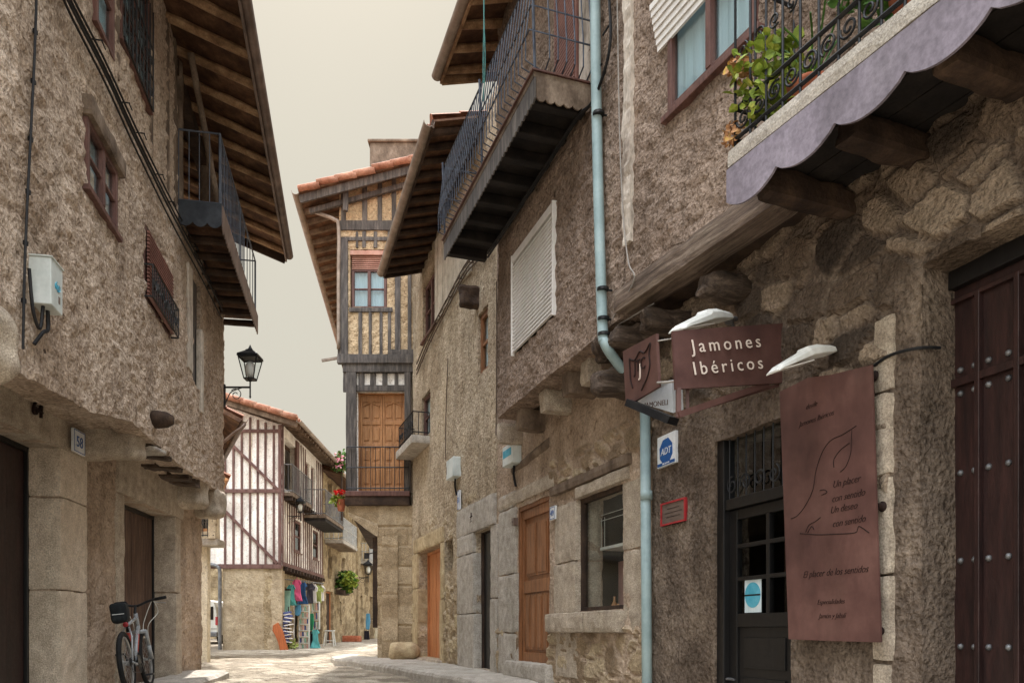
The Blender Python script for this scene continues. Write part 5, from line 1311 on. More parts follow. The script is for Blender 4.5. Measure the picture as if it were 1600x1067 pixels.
for k0 in (.05, .55):
    for z0_, z1_ in ((0,.07),(.27,.31),(.47,.51),(.70,.74),(.93,1)): b.fbox(FT, a_+w*k0, a_+w*(k0+.4), n-.03, n-.003, dz0+hgt*z0_, dz0+hgt*z1_)
    b.fbox(FT, a_+w*(k0+.18), a_+w*(k0+.22), n-.03, n-.004, dz0+hgt*.07, dz0+hgt*.93)
    for z0_, z1_ in ((.1,.24),(.34,.44),(.54,.67),(.77,.90)):
        for q in (.03,.25): b.fbox(FT, a_+w*(k0+q), a_+w*(k0+q+.12), n-.03, n-.006, dz0+hgt*z0_, dz0+hgt*z1_)
    b.bar(FT.P(a_+w*(k0+.02), n-.0, dz0+hgt*.89), FT.P(a_+w*(k0+.2), n-.0, dz0+hgt*.93), .03, .03).bar(FT.P(a_+w*(k0+.38), n-.0, dz0+hgt*.89), FT.P(a_+w*(k0+.2), n-.0, dz0+hgt*.93), .03, .03)
od = obj('balcony_door', b, M['door_oak'], T, bevel=.006)
b = MB(); b.fbox(FT, a_-.04, a_, n-.05, n+.06, dz0, dz1+.03).fbox(FT, b_, b_+.04, n-.05, n+.06, dz0, dz1+.03).fbox(FT, a_, b_, n-.05, n+.06, dz1, dz1+.03); obj('door_frame', b, M['door_oak'], od)
b = MB(); b.fbox(FT, X(541), X(641), -.3, .12, Z(776), Z(768)); bl = obj('balcony', b, M['red_wood'], T, bevel=.01)
tim('balcony_beam', 540, 641, 776, 790, .10, 'dark_wood', -.2, .012, 0, bl)
b = MB(); rail(b, [FT.P(X(543), .0, 0), FT.P(X(543), .09, 0), FT.P(X(640), .09, 0), FT.P(X(640), 0, 0)], Z(768), .93, .1, .007, .012, (.5,))
obj('railing', b, M['iron'], bl)
fp = thing('geranium_pot', 'terracotta pot of red geraniums hung at the left edge of the oak-door balcony', 'plant', W(533, 795, 17))
c_ = W(533, 798, 17); b = MB(); b.lathe(c_, [(.07,0),(.1,.2),(.11,.24)], 12); b.bar(c_+V((0,0,.15)), c_+V((.15,0,.15)), .02, .02); obj('pot', b, M['pot'], fp)
b = leaves(W(528, 782, 17), (.14,.12,.12), 70, .09, 3); obj('leaves', b, M['leaf'], fp); b = leaves(W(531, 769, 17), (.13,.1,.06), 60, .06, 4); obj('blooms', b, M['bloom_red'], fp)
# stone base
he = 100
wall('stone_base', M['ashlar'], T, FT, 0, X(590), X(655), -.1, Z(790), [], .045, .5, st_ashlar(.42, .62, .03), 3.0)
wall('stone_base_corbel', M['ashlar'], T, FT, .01, X(545), X(590)+.01, Z(838), Z(790), [], .05, .5, st_ashlar(.6, .8, .02), 5.0, zlo=lambda u: max(0, (X(588)-u)*.75))
FTs = Frame((X(591), 17.02), (-.06, 1)); FTs.n = V((-1,-.06,0)).normalized()
wall('side_base', M['ashlar'], T, FTs, 0, .0, 8, -.1, Z(790), [], .1, .1, st_ashlar(.42, .6, .03), 4.0)
wall('door_reveal_post', M['ashlar'], T, FT, .05, X(597), X(622), -.1, Z(838), [], .06, .2, st_ashlar(.5, .9, .02), 6.0)
b = MB(); b.fbox(FT, X(581), X(589), -.4, -.1, Z(980), Z(838)); obj('gate_post', b, M['dark_wood'], T, bevel=.01)
b = MB(); b.bar(W(587,862,16.9), W(572,866,16.7), .02, .02); b.box(W(573,868,16.7), .1, .06, .12); obj('hook', b, M['iron'], T)
# roof
e0 = W(466, 299, 16.55); e1 = V((e0.x-1.04, 25.7, e0.z)); rr = W(653, 249, 16.55); rise = (rr.z-e0.z)/(rr.x-e0.x)
ov = .45; A = V((e0.x, 17-ov, e0.z)); B = e1; up = V((4.2, 0, 4.2*rise))
rf = obj('roof', tiles(A, B, B+up, A+up, .24, .42, .05), M['tile'], T)
obj('roof_boards', slab(A+V((0,0,.02)), B+V((0,0,.02)), B+up+V((0,0,.02)), A+up+V((0,0,.02)), .05), M['soffit'], rf)
b = MB(); k = 11
for i in range(k):
    p = A+up*(i/k); q = A+up*((i+1.15)/k); jz = .012*((i*5) % 3)
    b.tube([p+V((.0,-.0,.05+jz-.0)), q+V((0,-.0,.02+jz))], .07, 10)
obj('verge_tiles', b, M['tile'], rf, smooth=True)
b = MB(); b.bar(A+V((0,.1,-.11)), A+up+V((0,.1,-.11)), .04, .17); b.bar(A+V((.15,.35,-.24)), A+up+V((0,.35,-.24)), .07, .1); obj('barge_board', b, M['old_wood_v'], rf)
for i in range(20):
    q = A.lerp(B, (i+.5)/20)+V((.02,0,-.07)); b = MB(); b.bar(q, q+up*.4, .08, .1); obj('rafter', b, M['old_wood'], rf)
obj('gutter', halfpipe(A+V((-.06,0,.02)), B+V((-.06,0,.02)), .085), M['gutter'], rf)
b = MB(); b.tube(path([W(474,325,17.4), W(485,329,17.2), W(505,336,16.95), W(522,343,16.9), W(529,355,16.9), W(529,430,16.92), W(529,545,16.92)], 6), .04, 10); obj('downpipe', b, M['gutter'], T, smooth=True)
b = MB(); ch0, ch1 = W(581, 234, 20.5), W(664, 234, 20.5); b.add([], []); b.box8([V((x, y, z)) for x in (ch0.x, ch1.x) for y in (20.2, 21.2) for z in (ch0.z-1.4, ch0.z)]); b.box8([V((x, y, z)) for x in (ch0.x-.05, ch1.x+.05) for y in (20.15, 21.25) for z in (ch0.z, ch0.z+.07)]); obj('chimney', b, M['old_wood'], rf, bevel=.02)
b = MB(); b.log(W(540,298,16.8), W(540,330,16.8), .06, 8); obj('hanging_post', b, M['old_wood_v'], rf)
for px_, py_ in ((540,292),(618,272)):
    b = MB(); b.log(FT.P(X(px_), -.1, Z(py_)), FT.P(X(px_), .35, Z(py_)), .07, 8); obj('purlin', b, M['old_wood_v'], rf)
rb = MB(); p0, p1 = W(613, 1035, 16.4), W(655, 1003, 16.4)
rb.rbox([V((x, y, z)) for x in (p0.x, p1.x) for y in (15.95, 16.6) for z in (.12, p1.z)], .05, .16, .07, 3, 5); o = single('boulder', rb, M['granite_warm'], 'rounded boulder set against the corner of the tall ochre house', 'boulder', smooth=True)

# ------------------------------------------------------------------ white half-timbered house
FN = Frame((-7.78, 27), (-1, 0)); FN.n = V((0,-1,0)); FM = Frame((-7.78, 27), (-.024, 1))
M1 = thing('white_timbered_house', 'white half-timbered house with dark red-brown studs over a stone ground floor with a clothes stall', 'house', (-9, 27, .08))
def zN(py): return H-(py-CY)/F*27
uN = lambda px: -7.78-(px-CX)/F*27
uL_ = uN(346)
wall('stone_base', M['ashlar'], M1, FN, 0, -.02, uL_-.05, -.1, zN(884), [], .09, .3, st_rubble(.4, .02, lambda u, z: .4, 1.5), 3)
wall('front_wall', M['white_infill'], M1, FN, .0, -.02, uN(300), zN(884), zN(664), [], .16, .3, st_plaster(.4), 4, zhi=lambda u: u*.34)
TR = 2 # timbers
def ntim(u0, u1, z0, z1, name='timber_stud', n1=.04): b = MB(); b.rbox(b.corners(FN, u0, u1, -.05, n1, z0, z1), .3, .01, .008, 3, u0); obj(name, b, M['stud'], M1)
sw_ = .075
for i, px in enumerate((352, 365, 378, 391, 403, 415, 428)):
    u = uN(px); ntim(u-sw_/2, u+sw_/2, zN(881), zN(770)); ntim(u-sw_/2, u+sw_/2, zN(765), zN(676)); ntim(u-sw_/2, u+sw_/2, zN(672), zN(664)+u*.34-.1)
ntim(-.01, .10, zN(881), zN(664), 'corner_post', .06)
for y0, y1, nm in ((888,881,'sill_beam'), (770,764,'floor_beam'), (676,671,'floor_beam')): ntim(-.02, uN(300), zN(y0), zN(y1), nm, .07)
for (x0, y0), (x1, y1) in (((350,682),(434,764)), ((350,796),(434,880))):
    b = MB(); b.bar(FN.P(uN(x0), .03, zN(y0)), FN.P(uN(x1), .03, zN(y1)), .09, .09, V((0,1,0))); obj('timber_brace', b, M['stud'], M1)
# side face
uM = lambda px: FM.u(px)
zb_, zt_ = zN(884), zN(662); ue = uM(503)
lg = (.35, uM(464), 5.6, 7.35); hv = [lg, (uM(460), uM(471), 3.6, 4.75), (uM(489), uM(498), 3.6, 4.75), (uM(478), uM(484), 5.55, 7.2), (uM(486), uM(492), 5.55, 7.2)]
wall('side_wall', M['white_infill'], M1, FM, .0, 0, ue, zb_, zt_, hv, .16, .25, st_plaster(.4), 5)
wall('loggia_wall', M['cream'], M1, FM, -1.0, 0, uM(466), 5.4, 7.5, [(1.0, 1.8, 5.45, 7.1)], .2, .1, st_plaster(.4), 6)
wall('shop_front', M['rubble_far'], M1, FM, -.35, 0, ue, -.1, zb_+.02, [(.9, 2.4, .0, 2.3), (3.0, 4.6, .3, 2.3)], .12, .25, st_rubble(.3, .04, lambda u, z: 1), 7)
b = MB(); b.fbox(FM, .6, ue-.02, -1.95, -1.3, 0, 7.4).fbox(FM, .5, ue, -1.3, -.7, -.1, 2.9).fbox(FM, .4, ue, -1.3, -.06, 2.86, 2.95).fbox(FM, uM(466), ue, -1.3, -.5, 2.9, 7.4); obj('rear_wall', b, M['white_infill'], M1)
def mtim(u0, u1, z0, z1, name='timber_stud', n1=.04): b = MB(); b.rbox(b.corners(FM, u0, u1, -.05, n1, z0, z1), .3, .01, .006, 3, u0); obj(name, b, M['stud'], M1)
k = 19
for i in range(k):
    u = .35+(ue-.4)*i/(k-1)
    for z0_, z1_ in ((zb_+.14, 5.3), (5.42, 7.6)):
        if any(a_-.06 < u < c_+.06 and z0_ < d_ and z1_ > e_ for a_, c_, e_, d_ in hv):
            if z0_ > 5: continue
            mtim(u-.035, u+.035, z0_, 3.55); mtim(u-.035, u+.035, 4.8, z1_); continue
        mtim(u-.035, u+.035, z0_, z1_)
mtim(0, .09, zb_, zt_, 'corner_post', .06); mtim(uM(463)-.1, uM(466), 5.4, 7.6, 'loggia_post', .05)
mtim(0, ue, zb_, zb_+.14, 'sill_beam', .08); mtim(0, ue, 5.28, 5.42, 'floor_beam', .08)
for i in range(14):
    b = MB(); u = .2+(ue-.4)*i/13; b.fbox(FM, u-.06, u+.06, -.4, .16, zb_-.14, zb_-.01); obj('joist_end', b, M['dark_wood'], M1)
for hh in hv[1:3]: window(M1, FM, hh[0]+.02, hh[1]-.02, hh[2], hh[3], -.03, M['red_wood'], .09, 1, 2, pane='dark', sill=.06)
for hh in hv[3:]: window(M1, FM, hh[0]+.02, hh[1]-.02, hh[2], hh[3], -.08, M['stud'], .09, 1, 1)
window(M1, FM, 1.0, 1.8, 5.45, 7.1, -1.05, M['old_wood'], .08, 1, 2, pane='dark')
b = MB(); b.fbox(FM, .1, uM(474), -1.0, .35, 5.3, 5.42); bl = obj('balcony', b, M['old_wood'], M1)
for i in range(12):
    b = MB(); u = .2+i*.33; b.fbox(FM, u-.05, u+.05, -.1, .33, 5.16, 5.295); obj('joist', b, M['dark_wood'], bl)
b = MB(); rail(b, [FM.P(.12, -.2, 0), FM.P(.12, .33, 0), FM.P(uM(473), .33, 0)], 5.42, .95, .13, .01, .018); obj('railing', b, M['metalgrey'], bl)
b = MB(); b.fbox(FM, uM(474), ue+.3, 0, .85, 4.98, 5.1); bl = obj('balcony', b, M['old_wood'], M1)
b = MB(); b.fbox(FM, uM(474)+.03, ue+.27, .02, .82, 4.86, 4.978); obj('balcony_underside', b, M['black_wood'], bl)
b = MB(); rail(b, [FM.P(uM(474)+.02, .0, 0), FM.P(uM(474)+.02, .82, 0), FM.P(ue+.27, .82, 0), FM.P(ue+.27, 0, 0)], 5.1, .95, .13, .01, .018); obj('railing', b, M['metalgrey'], bl)
# roof of the white house
ec = W(467, 659, 26.7); ez0 = ec.z; sl = .36
A = V((ec.x, 26.4, ez0)); B = V((ec.x-.2, 34.5, ez0)); up = V((-7, 0, 7*sl*.86))
rf = obj('roof', tiles(A, B, B+up, A+up, .26, .45, .055), M['tile'], M1)
obj('roof_boards', slab(A, B, B+up, A+up, .07), M['soffit'], rf)
for i in range(20):
    q = A.lerp(B, (i+.5)/20)+V((-.02,0,-.13)); b = MB(); b.bar(q, q+up*.14, .08, .1); obj('rafter', b, M['old_wood'], rf)
obj('gutter', halfpipe(A+V((.07,0,-.02)), B+V((.07,0,-.02)), .08), M['gutter'], rf)
b = MB()
for i in range(16):
    p = A+up*(i/16); q = A+up*((i+1.15)/16); b.tube([p+V((0,0,.07)), q+V((0,0,.055))], .10, 8)
obj('verge_tiles', b, M['tile'], rf, smooth=True)
b = MB(); b.bar(A+V((0,.1,-.13)), A+up+V((0,.1,-.13)), .05, .18); obj('barge_board', b, M['old_wood'], rf)
b = MB(); b.tube([V((-7.78-uL_-.0, 26.86, .1)), V((-7.78-uL_-.0, 26.86, 2.7))], .06, 10); b.tube(path([V((-7.78-uL_-.0,26.86,2.7)), V((-7.78-uL_-.1,26.86,2.9)), V((-7.78-uL_-.6,26.9,3.0))],4), .06, 10); obj('downpipe', b, M['metalgrey'], M1)
lan = dup(lt0, W(450, 806, 27.9)+V((0,0,0)), 0, 'small wall lantern on the white timbered house, left of its window', 'wall lanterns', .95)
# ------------------------------------------------------------------ stone houses beyond
def far_house(label, u0, u1, Yb, zt, seed, n, holes, mname='rubble_far', name='stone_row_house'):
    t = thing(name, label, 'house', FM.P(u0, 0, .1))
    wall('wall', M[mname], t, FM, n, u0, u1, -.1, zt, holes, .14, .25, st_rubble(.34, .05, lambda u, z: .9), seed)
    b = MB(); b.fbox(FM, u0+.02, u1-.02, -2.9, n-.6, -.1, zt-.1); obj('rear_wall', b, M[mname], t)
    wall('end_wall', M[mname], t, Frame((FM.P(u0, n, 0).x-3, FM.P(u0, n, 0).y), (1, 0)), 0, 0, 3, -.1, zt, [], .3, .2, st_rubble(.34, .05, lambda u, z: .9), seed+1)
    return t
um = uM
a2, b2_ = ue+.01, um(556)
M2h = [(um(510), um(520.5), .1, 2.45), (um(512), um(518), 3.0, 4.3), (um(533), um(539), 3.0, 4.2), (um(530), um(533), 1.2, 2.1), (um(512), um(518), 5.4, 7.2), (um(530), um(538), 5.4, 7.2)]
M2 = far_house('brown stone house with balcony and lush window plant right of the clothes stall', a2, b2_, 0, 7.4, 11, 0, M2h)
plank_door(M2, FM, M2h[0][0], M2h[0][1], .1, 2.45, -.15, M['dark_wood'], 4, mfr=M['door_orange'])
for hh in M2h[1:]: window(M2, FM, hh[0], hh[1], hh[2], hh[3], -.12, M['old_wood'], .1, 1, 2, pane='dark')
def far_balc(t, u0, u1, z, d, name='balcony'):
    b = MB(); b.fbox(FM, u0, u1, 0, d, z, z+.14); bl = obj(name, b, M['granite_pale'], t)
    b = MB(); b.fbox(FM, u0+.04, u1-.04, .03, d-.04, z-.05, z-.002); obj('balcony_underside', b, M['old_wood'], bl)
    b = MB(); rail(b, [FM.P(u0+.03, 0, 0), FM.P(u0+.03, d-.03, 0), FM.P(u1-.03, d-.03, 0), FM.P(u1-.03, 0, 0)], z+.14, .95, .16, .012, .02, (.5,)); obj('railing', b, M['alu'], bl)
far_balc(M2, a2+.5, a2+4.0, 4.45, .8)
A = V((-7.0, ue*1+27.1, 7.3)); B = FM.P(b2_+.3, .8, 7.3); A = FM.P(a2-.0, .8, 7.3); up = V((-6, 0, 2.0))
r_ = obj('roof', tiles(A, B, B+up, A+up, .28, .5, .055), M['tile'], M2); obj('roof_boards', slab(A, B, B+up, A+up, .08), M['soffit'], r_); obj('gutter', halfpipe(A+V((.07,0,0)), B+V((.07,0,0)), .08), M['gutter'], r_)
a3, b3 = b2_+.02, um(582)
M3h = [(um(566), um(572), 2.7, 4.6), (um(560), um(564), .8, 2.6), (um(575), um(580), .1, 2.7), (um(563), um(568), 5.6, 7.2)]
M3 = far_house('farther stone house with grey balcony and lantern, left of the tall ochre house', a3, b3, 0, 7.2, 15, .1, M3h)
plank_door(M3, FM, M3h[2][0], M3h[2][1], .1, 2.7, -.1, M['dark_wood'], 4, mfr=M['door_brown'])
for hh in (M3h[0], M3h[1], M3h[3]): window(M3, FM, hh[0], hh[1], hh[2], hh[3], -.05, M['old_wood'], .1, 2, 2, pane='dark')
far_balc(M3, a3+.8, a3+5.5, 4.3, .6)
A = FM.P(a3, .9, 7.1); B = FM.P(b3, .9, 7.1); r_ = obj('roof', tiles(A, B, B+up, A+up, .28, .5, .055), M['tile'], M3); obj('roof_boards', slab(A, B, B+up, A+up, .08), M['soffit'], r_)
a4 = b3+.02
M4 = far_house('last pale house at the bend of the street, mostly hidden behind the ochre house', a4, a4+14, 0, 6.0, 17, .9, [(a4+1, a4+2, .2, 2.2), (a4+1, a4+2, 3.2, 4.4)], 'cream')
for hh in ((a4+1, a4+2, .2, 2.2), (a4+1, a4+2, 3.2, 4.4)): window(M4, FM, *hh, .75, M['old_wood'], .1, 1, 2, pane='dark')
A = FM.P(a4, 1.6, 6.0); B = FM.P(a4+14, 1.6, 6.0); r_ = obj('roof', tiles(A, B, B+up, A+up, .28, .5, .055), M['tile'], M4)
M5 = thing('street_end_house', 'pale house closing the far end of the street', 'house', (-4, 62, .3)); fE = Frame((-9, 62), (1, 0))
wall('wall', M['cream'], M5, fE, 0, 0, 14, -.1, 5.2, [(2, 3, .3, 2.3), (5, 6, 2.9, 4.1)], .3, .3, st_plaster(.4), 3)
for hh in ((2, 3, .3, 2.3), (5, 6, 2.9, 4.1)): window(M5, fE, *hh, -.2, M['old_wood'], .1, 1, 2, pane='dark')
b = MB(); b.fbox(fE, 0, 14, -6, -.5, 0, 5.0); obj('rear_wall', b, M['cream'], M5)
A = V((-9.4, 61.4, 5.1)); B = V((5.4, 61.4, 5.1)); r_ = obj('roof', tiles(A, B, B+V((0,3,1.2)), A+V((0,3,1.2)), .3, .5, .05), M['tile'], M5)
lb2 = dup(lt0, W(558, 902, 42), 0, 'bright round wall lantern on the farther stone house, beside the window plant', 'wall lanterns', 1.3)
for i, (px, py, Y, s_, n_, m_, lab) in enumerate(((541, 905, 36.4, .6, 260, 'leaf', 'lush yellow green plant spilling from a box on the brown stone house'),)):
    c_ = W(px, py, Y); t = thing('window_plant', lab, 'plant', c_-V((0,0,.6)))
    b = leaves(c_+V((.0,0,-.1)), (.45,.5,.5), 320, .2, 31); obj('leaves', b, M['leaf_dark'], t); b = leaves(c_+V((.15,-.2,-.05)), (.35,.4,.4), 220, .2, 32); obj('new_leaves', b, M['leaf'], t)
    b = MB(); b.box(c_+V((-.15,0,-.6)), .35, 1.2, .2); obj('planter', b, M['dark_wood'], t)
t = thing('balcony_flowers', 'pink flowering shrub against the sky left of the tall ochre house', 'plant', W(533, 740, 33))
c_ = W(534, 722, 33); b = leaves(c_, (.35,.3,.5), 160, .16, 41); obj('leaves', b, M['leaf_dark'], t); b = leaves(c_+V((-.1,-.2,.0)), (.3,.2,.35), 90, .12, 42); obj('blooms', b, M['bloom_pink'], t)
b = MB(); b.tube([c_-V((0,0,2.4)), c_], .04, 6); obj('stem', b, M['dark_wood'], t)

# ------------------------------------------------------------------ clothes stall on the street
def garment(label, px, py, Y, w, h_, m, kind='shirt', name='garment'):
    fr = Frame((0, Y), (1, 0)); c_ = W(px, py, Y); u = c_.x; z = c_.z
    if kind == 'dress': poly = [(-.18,1),(-.1,.98),(.1,.98),(.18,1),(.34,.82),(.24,.76),(.2,.86),(.24,.4),(.42,0),(-.42,0),(-.24,.4),(-.2,.86),(-.24,.76),(-.34,.82)]
    elif kind == 'scarf': poly = [(-.25,1),(.25,1),(.32,.5),(.2,.05),(0,0),(-.26,.06),(-.3,.5)]
    else: poly = [(-.16,1),(-.07,.96),(.07,.96),(.16,1),(.5,.8),(.42,.58),(.28,.68),(.3,0),(-.3,0),(-.28,.68),(-.42,.58),(-.5,.8)]
    w *= .78
    b = MB(); b.prism(fr, [(u+x*w, z-h_+y*h_) for x, y in poly], -.04, .04); b.v = [p+V((0, .04*math.sin(p.x*38+p.z*3), 0)) for p in b.v]
    b.tube([V((u, Y, z-.02)), V((u, Y, z+.09))], .008, 5)
    return single(name, b, M[m], label, 'clothes', 'clothes hung on the stall', bevel=.012)
g_ = [('pale teal dress, leftmost of the hanging row', 455, 913, 27.8, .55, .72*1.0, 'teal', 'dress'), ('bright pink dress in the hanging row', 464, 905, 27.9, .6, .75, 'pink', 'dress'), ('navy blue dress in the hanging row', 473, 909, 28.4, .6, .78, 'navy', 'dress'),
      ('dark grey coat in the hanging row', 484, 910, 28.9, .5, .75, 'greyk', 'shirt'), ('white shirt beside the grey coat', 490, 912, 29.4, .4, .7, 'cloth_white', 'shirt'), ('lime green top near the right end of the hanging row', 498, 914, 30, .45, .66, 'lime', 'shirt'),
      ('white blouse, rightmost of the hanging row', 502, 914, 30.8, .4, .6, 'cloth_white', 'shirt'), ('blue scarf hanging in the shop opening', 466, 944, 28, .4, .4, 'skyb', 'scarf'), ('green cloth hanging beside the postcard rack', 486, 958, 28.8, .4, .62, 'green', 'scarf'),
      ('black apron beside the turquoise apron', 487, 985, 28.6, .5, .6, 'black', 'dress'), ('turquoise apron on a stand in front of the stall', 493, 983, 28.4, .55, .66, 'aqua', 'dress')]
for a_ in g_: garment(*a_)
for i, (x0, x1) in enumerate(((450, 505),)):
    b = MB(); p, q = W(449, 905, 27.7), W(506, 911, 31); b.tube([p, q], .02, 6); b.tube([p, FM.P(.6, -.3, p.z)], .015, 6).tube([q, FM.P(4.2, -.3, q.z)], .015, 6); single('hanging_rail', b, M['metalgrey'], 'metal rail carrying the hanging clothes under the white timbered house', 'rail')
# pale green board, orange carved board, striped figure, postcard racks, stool
def leanbox(name, px0, px1, py0, py1, Y, m, label, cat, tilt=.12, th=.05, skew=0):
    t = thing(name, label, cat, W((px0+px1)/2, py1, Y)); a0, a1 = W(px0, py0, Y), W(px1, py1, Y)
    b = MB(); b.box8([V((x+(skew*(1 if z == a0.z else 0)), Y+(tilt if z == a0.z else 0)+y, z)) for x in (a0.x, a1.x) for y in (0, th) for z in (a1.z, a0.z)]); obj('board', b, M[m], t, bevel=.01); return t, a0, a1
t, a0, a1 = leanbox('notice_board', 440, 452, 922, 965, 27.6, 'paleg', 'tall pale green board standing at the corner of the stall', 'board')
b = MB(); b.box(( (a0.x+a1.x)/2, 27.66, a0.z+.03), .34, .06, .05); b.box(((a0.x+a1.x)/2, 27.55, a1.z), .34, .06, .05); obj('frame', b, M['dark_wood'], t)
b = MB()
for k_ in (-.1, .1): b.bar(V(((a0.x+a1.x)/2+k_, 27.7, a1.z)), V(((a0.x+a1.x)/2+k_, 27.6, .08)), .03, .03)
obj('leg', b, M['dark_wood'], t)
c_ = W(437, 1016, 26.9); b = MB(); fr = Frame((0, 26.9), (1, 0))
poly = [(-.22,1.0),(-.05,1.12),(.02,.95),(.12,.75),(.2,.4),(.3,0),(.02,0),(-.04,.3),(-.14,.6),(-.24,.8)]
b.prism(fr, [(c_.x+x, c_.z+y*.85) for x, y in poly], -.05, .05); single('carved_board', b, M['orange'], 'orange carved wooden board leaning beside the stall', 'board', bevel=.02)
t = thing('souvenir_stand', 'stand of blue and white striped cloths left of the postcard racks', 'stand', W(452, 1016, 27.2)); c_ = W(451, 1016, 27.2)
b = MB(); b.tube([c_, c_+V((0,0,1.5))], .02, 6); b.lathe(c_, [(.2,0),(.2,.02),(.03,.04)], 10); obj('pole', b, M['dark_wood'], t)
b = MB()
for i in range(10):
    z = .25+i*.115; x = -.1+.09*math.sin(i)
    b.box(c_+V((x+.04*i/3-.1, 0, z)), .34-.01*i, .22, .07, Matrix.Rotation(.25*math.sin(i*2), 3, 'Y'))
obj('striped_cloth', b, M['striped'], t, bevel=.02)
b = MB()
for i in range(9):
    z = .3+i*.115; b.box(c_+V((.06*math.sin(i*3)-.02, -.03, z)), .3, .2, .035, Matrix.Rotation(.2*math.sin(i*2+1), 3, 'Y'))
obj('white_cloth', b, M['cloth_white'], t, bevel=.01)
b = leaves(c_+V((.1,0,.18)), (.2,.15,.2), 90, .1, 51); obj('leaves', b, M['lime'], t)
for i, (px0, px1, py0, py1, Y, lab) in enumerate(((468, 483, 945, 1014, 28.2, 'white postcard rack with full lower shelves, left of the two'), (488, 499, 940, 982, 29.3, 'narrow pale hanging rack of postcards, right of the two'))):
    a0, a1 = W(px0, py0, Y), W(px1, py1, Y); t = thing('postcard_rack', lab, 'rack', ((a0.x+a1.x)/2, Y, a1.z), 'postcard racks')
    b = MB(); nn = 8 if i == 0 else 4
    for k_ in range(nn): z = a1.z+(a0.z-a1.z)*k_/(nn-1); b.box(((a0.x+a1.x)/2, Y, z), a1.x-a0.x, .16, .025)
    for x in (a0.x, a1.x): b.box((x, Y, (a0.z+a1.z)/2), .03, .12, a0.z-a1.z)
    obj('frame', b, M['white_paint'], t)
    for k_ in range(nn-1):
        for j in range(4):
            z = a1.z+(a0.z-a1.z)*(k_+.45)/(nn-1); x = a0.x+(a1.x-a0.x)*(j+.5)/4
            b = MB(); b.box((x, Y-.03, z), (a1.x-a0.x)/4-.02, .01, (a0.z-a1.z)/(nn-1)*.72, Matrix.Rotation(.15, 3, 'X')); obj('postcard', b, M[('cloth_white','rose','paleg','striped','peeled')[(k_*3+j*2+i) % 5]], t)
t = thing('white_stool', 'tall white wooden stool by the dark doorway right of the stall', 'stool', W(515, 1014, 31)); s0 = W(515, 1014, 31); s1 = W(515, 985, 31)
b = MB(); b.box(s1, .36, .34, .04); obj('seat', b, M['white_paint'], t, bevel=.01)
for i in (-1, 1):
    for j in (-1, 1): b = MB(); b.bar(s1+V((i*.13, j*.12, -.02)), V((s0.x+i*.2, 31+j*.17, .1)), .035, .035); obj('leg', b, M['white_paint'], t)
b = MB(); b.box((s0.x, 30.86, .35), .32, .03, .03).box((s0.x, 31.14, .35), .32, .03, .03); obj('stretcher', b, M['white_paint'], t)
b = MB(); p = W(548, 1010, 38); b.rbox([V((x, y, z)) for x in (p.x-.45, p.x+.45) for y in (37.8, 38.4) for z in (.15, .5)], .1, .06, .02, 3, 3); single('stone_trough', b, M['pot'], 'low reddish stone block on the ground before the farther houses', 'block', smooth=False)
garment('blue towel hanging by the last doorway on the left', 575, 958, 44, .5, .9, 'skyb', 'scarf'); garment('dark sack hanging under the blue towel', 573, 985, 43.6, .6, .9, 'black', 'scarf')

# ------------------------------------------------------------------ white van
vx, vy, vz = -13.38, 34.0, .2
van = thing('white_van', 'small white van seen from behind, parked in the alley beside the cream wall', 'van', (vx, vy, vz))
def vb(mb): mb.v = [p+V((vx, vy, vz)) for p in mb.v]; return mb
prof = [(-.86,.28),(.86,.28),(.89,.5),(.88,1.0),(.80,1.55),(.72,1.76),(.5,1.84),(-.5,1.84),(-.72,1.76),(-.80,1.55),(-.88,1.0),(-.89,.5)]
b = MB(); ysec = [(0,.97,0),(.08,1,0),(2.6,1,0),(3.2,.97,-.05),(3.9,.93,-.75)]
for y, s_, dz in ysec:
    for x, z in prof: b.v.append(V((x*s_, y, z+(dz if z > 1.05 else 0))))
k = len(prof)
for j in range(len(ysec)-1):
    for i in range(k): b.f.append((j*k+i, j*k+(i+1) % k, (j+1)*k+(i+1) % k, (j+1)*k+i))
b.f += [tuple(range(k)), tuple(range((len(ysec)-1)*k, len(ysec)*k))]; obj('body', vb(b), M['white_paint'], van, bevel=.03)
b = MB(); b.box((-.36,-.015,1.28), .66, .03, .56).box((.36,-.015,1.28), .66, .03, .56); obj('rear_window', vb(b), M['dark'], van, bevel=.02)
b = MB(); b.box((0,-.02,1.0), .02, .02, 1.3).box((0,-.02,.62), 1.7, .015, .02); obj('door_seam', vb(b), M['greyplate'], van)
b = MB(); b.box((0,-.06,.38), 1.78, .14, .2); obj('bumper', vb(b), M['metalgrey'], van, bevel=.03)
b = MB(); b.box((0,-.03,.72), .46, .02, .11); obj('number_plate', vb(b), M['plate_white'], van)
for s_ in (-1, 1): b = MB(); b.box((s_*.83,-.01,.95), .1, .05, .36); obj('tail_lamp', vb(b), M['red'], van, bevel=.01)
for x in (-.78, .78):
    for y in (.6, 3.1): b = MB(); b.lathe(V((x-.09, y, .3)), [(.2,0),(.3,.02),(.31,.09),(.3,.16),(.2,.18)], 20, V((1,0,0))); obj('wheel', vb(b), M['rubber'], van)
b = MB(); b.box((.98,2.9,1.15), .16, .1, .22); obj('mirror', vb(b), M['rubber'], van)

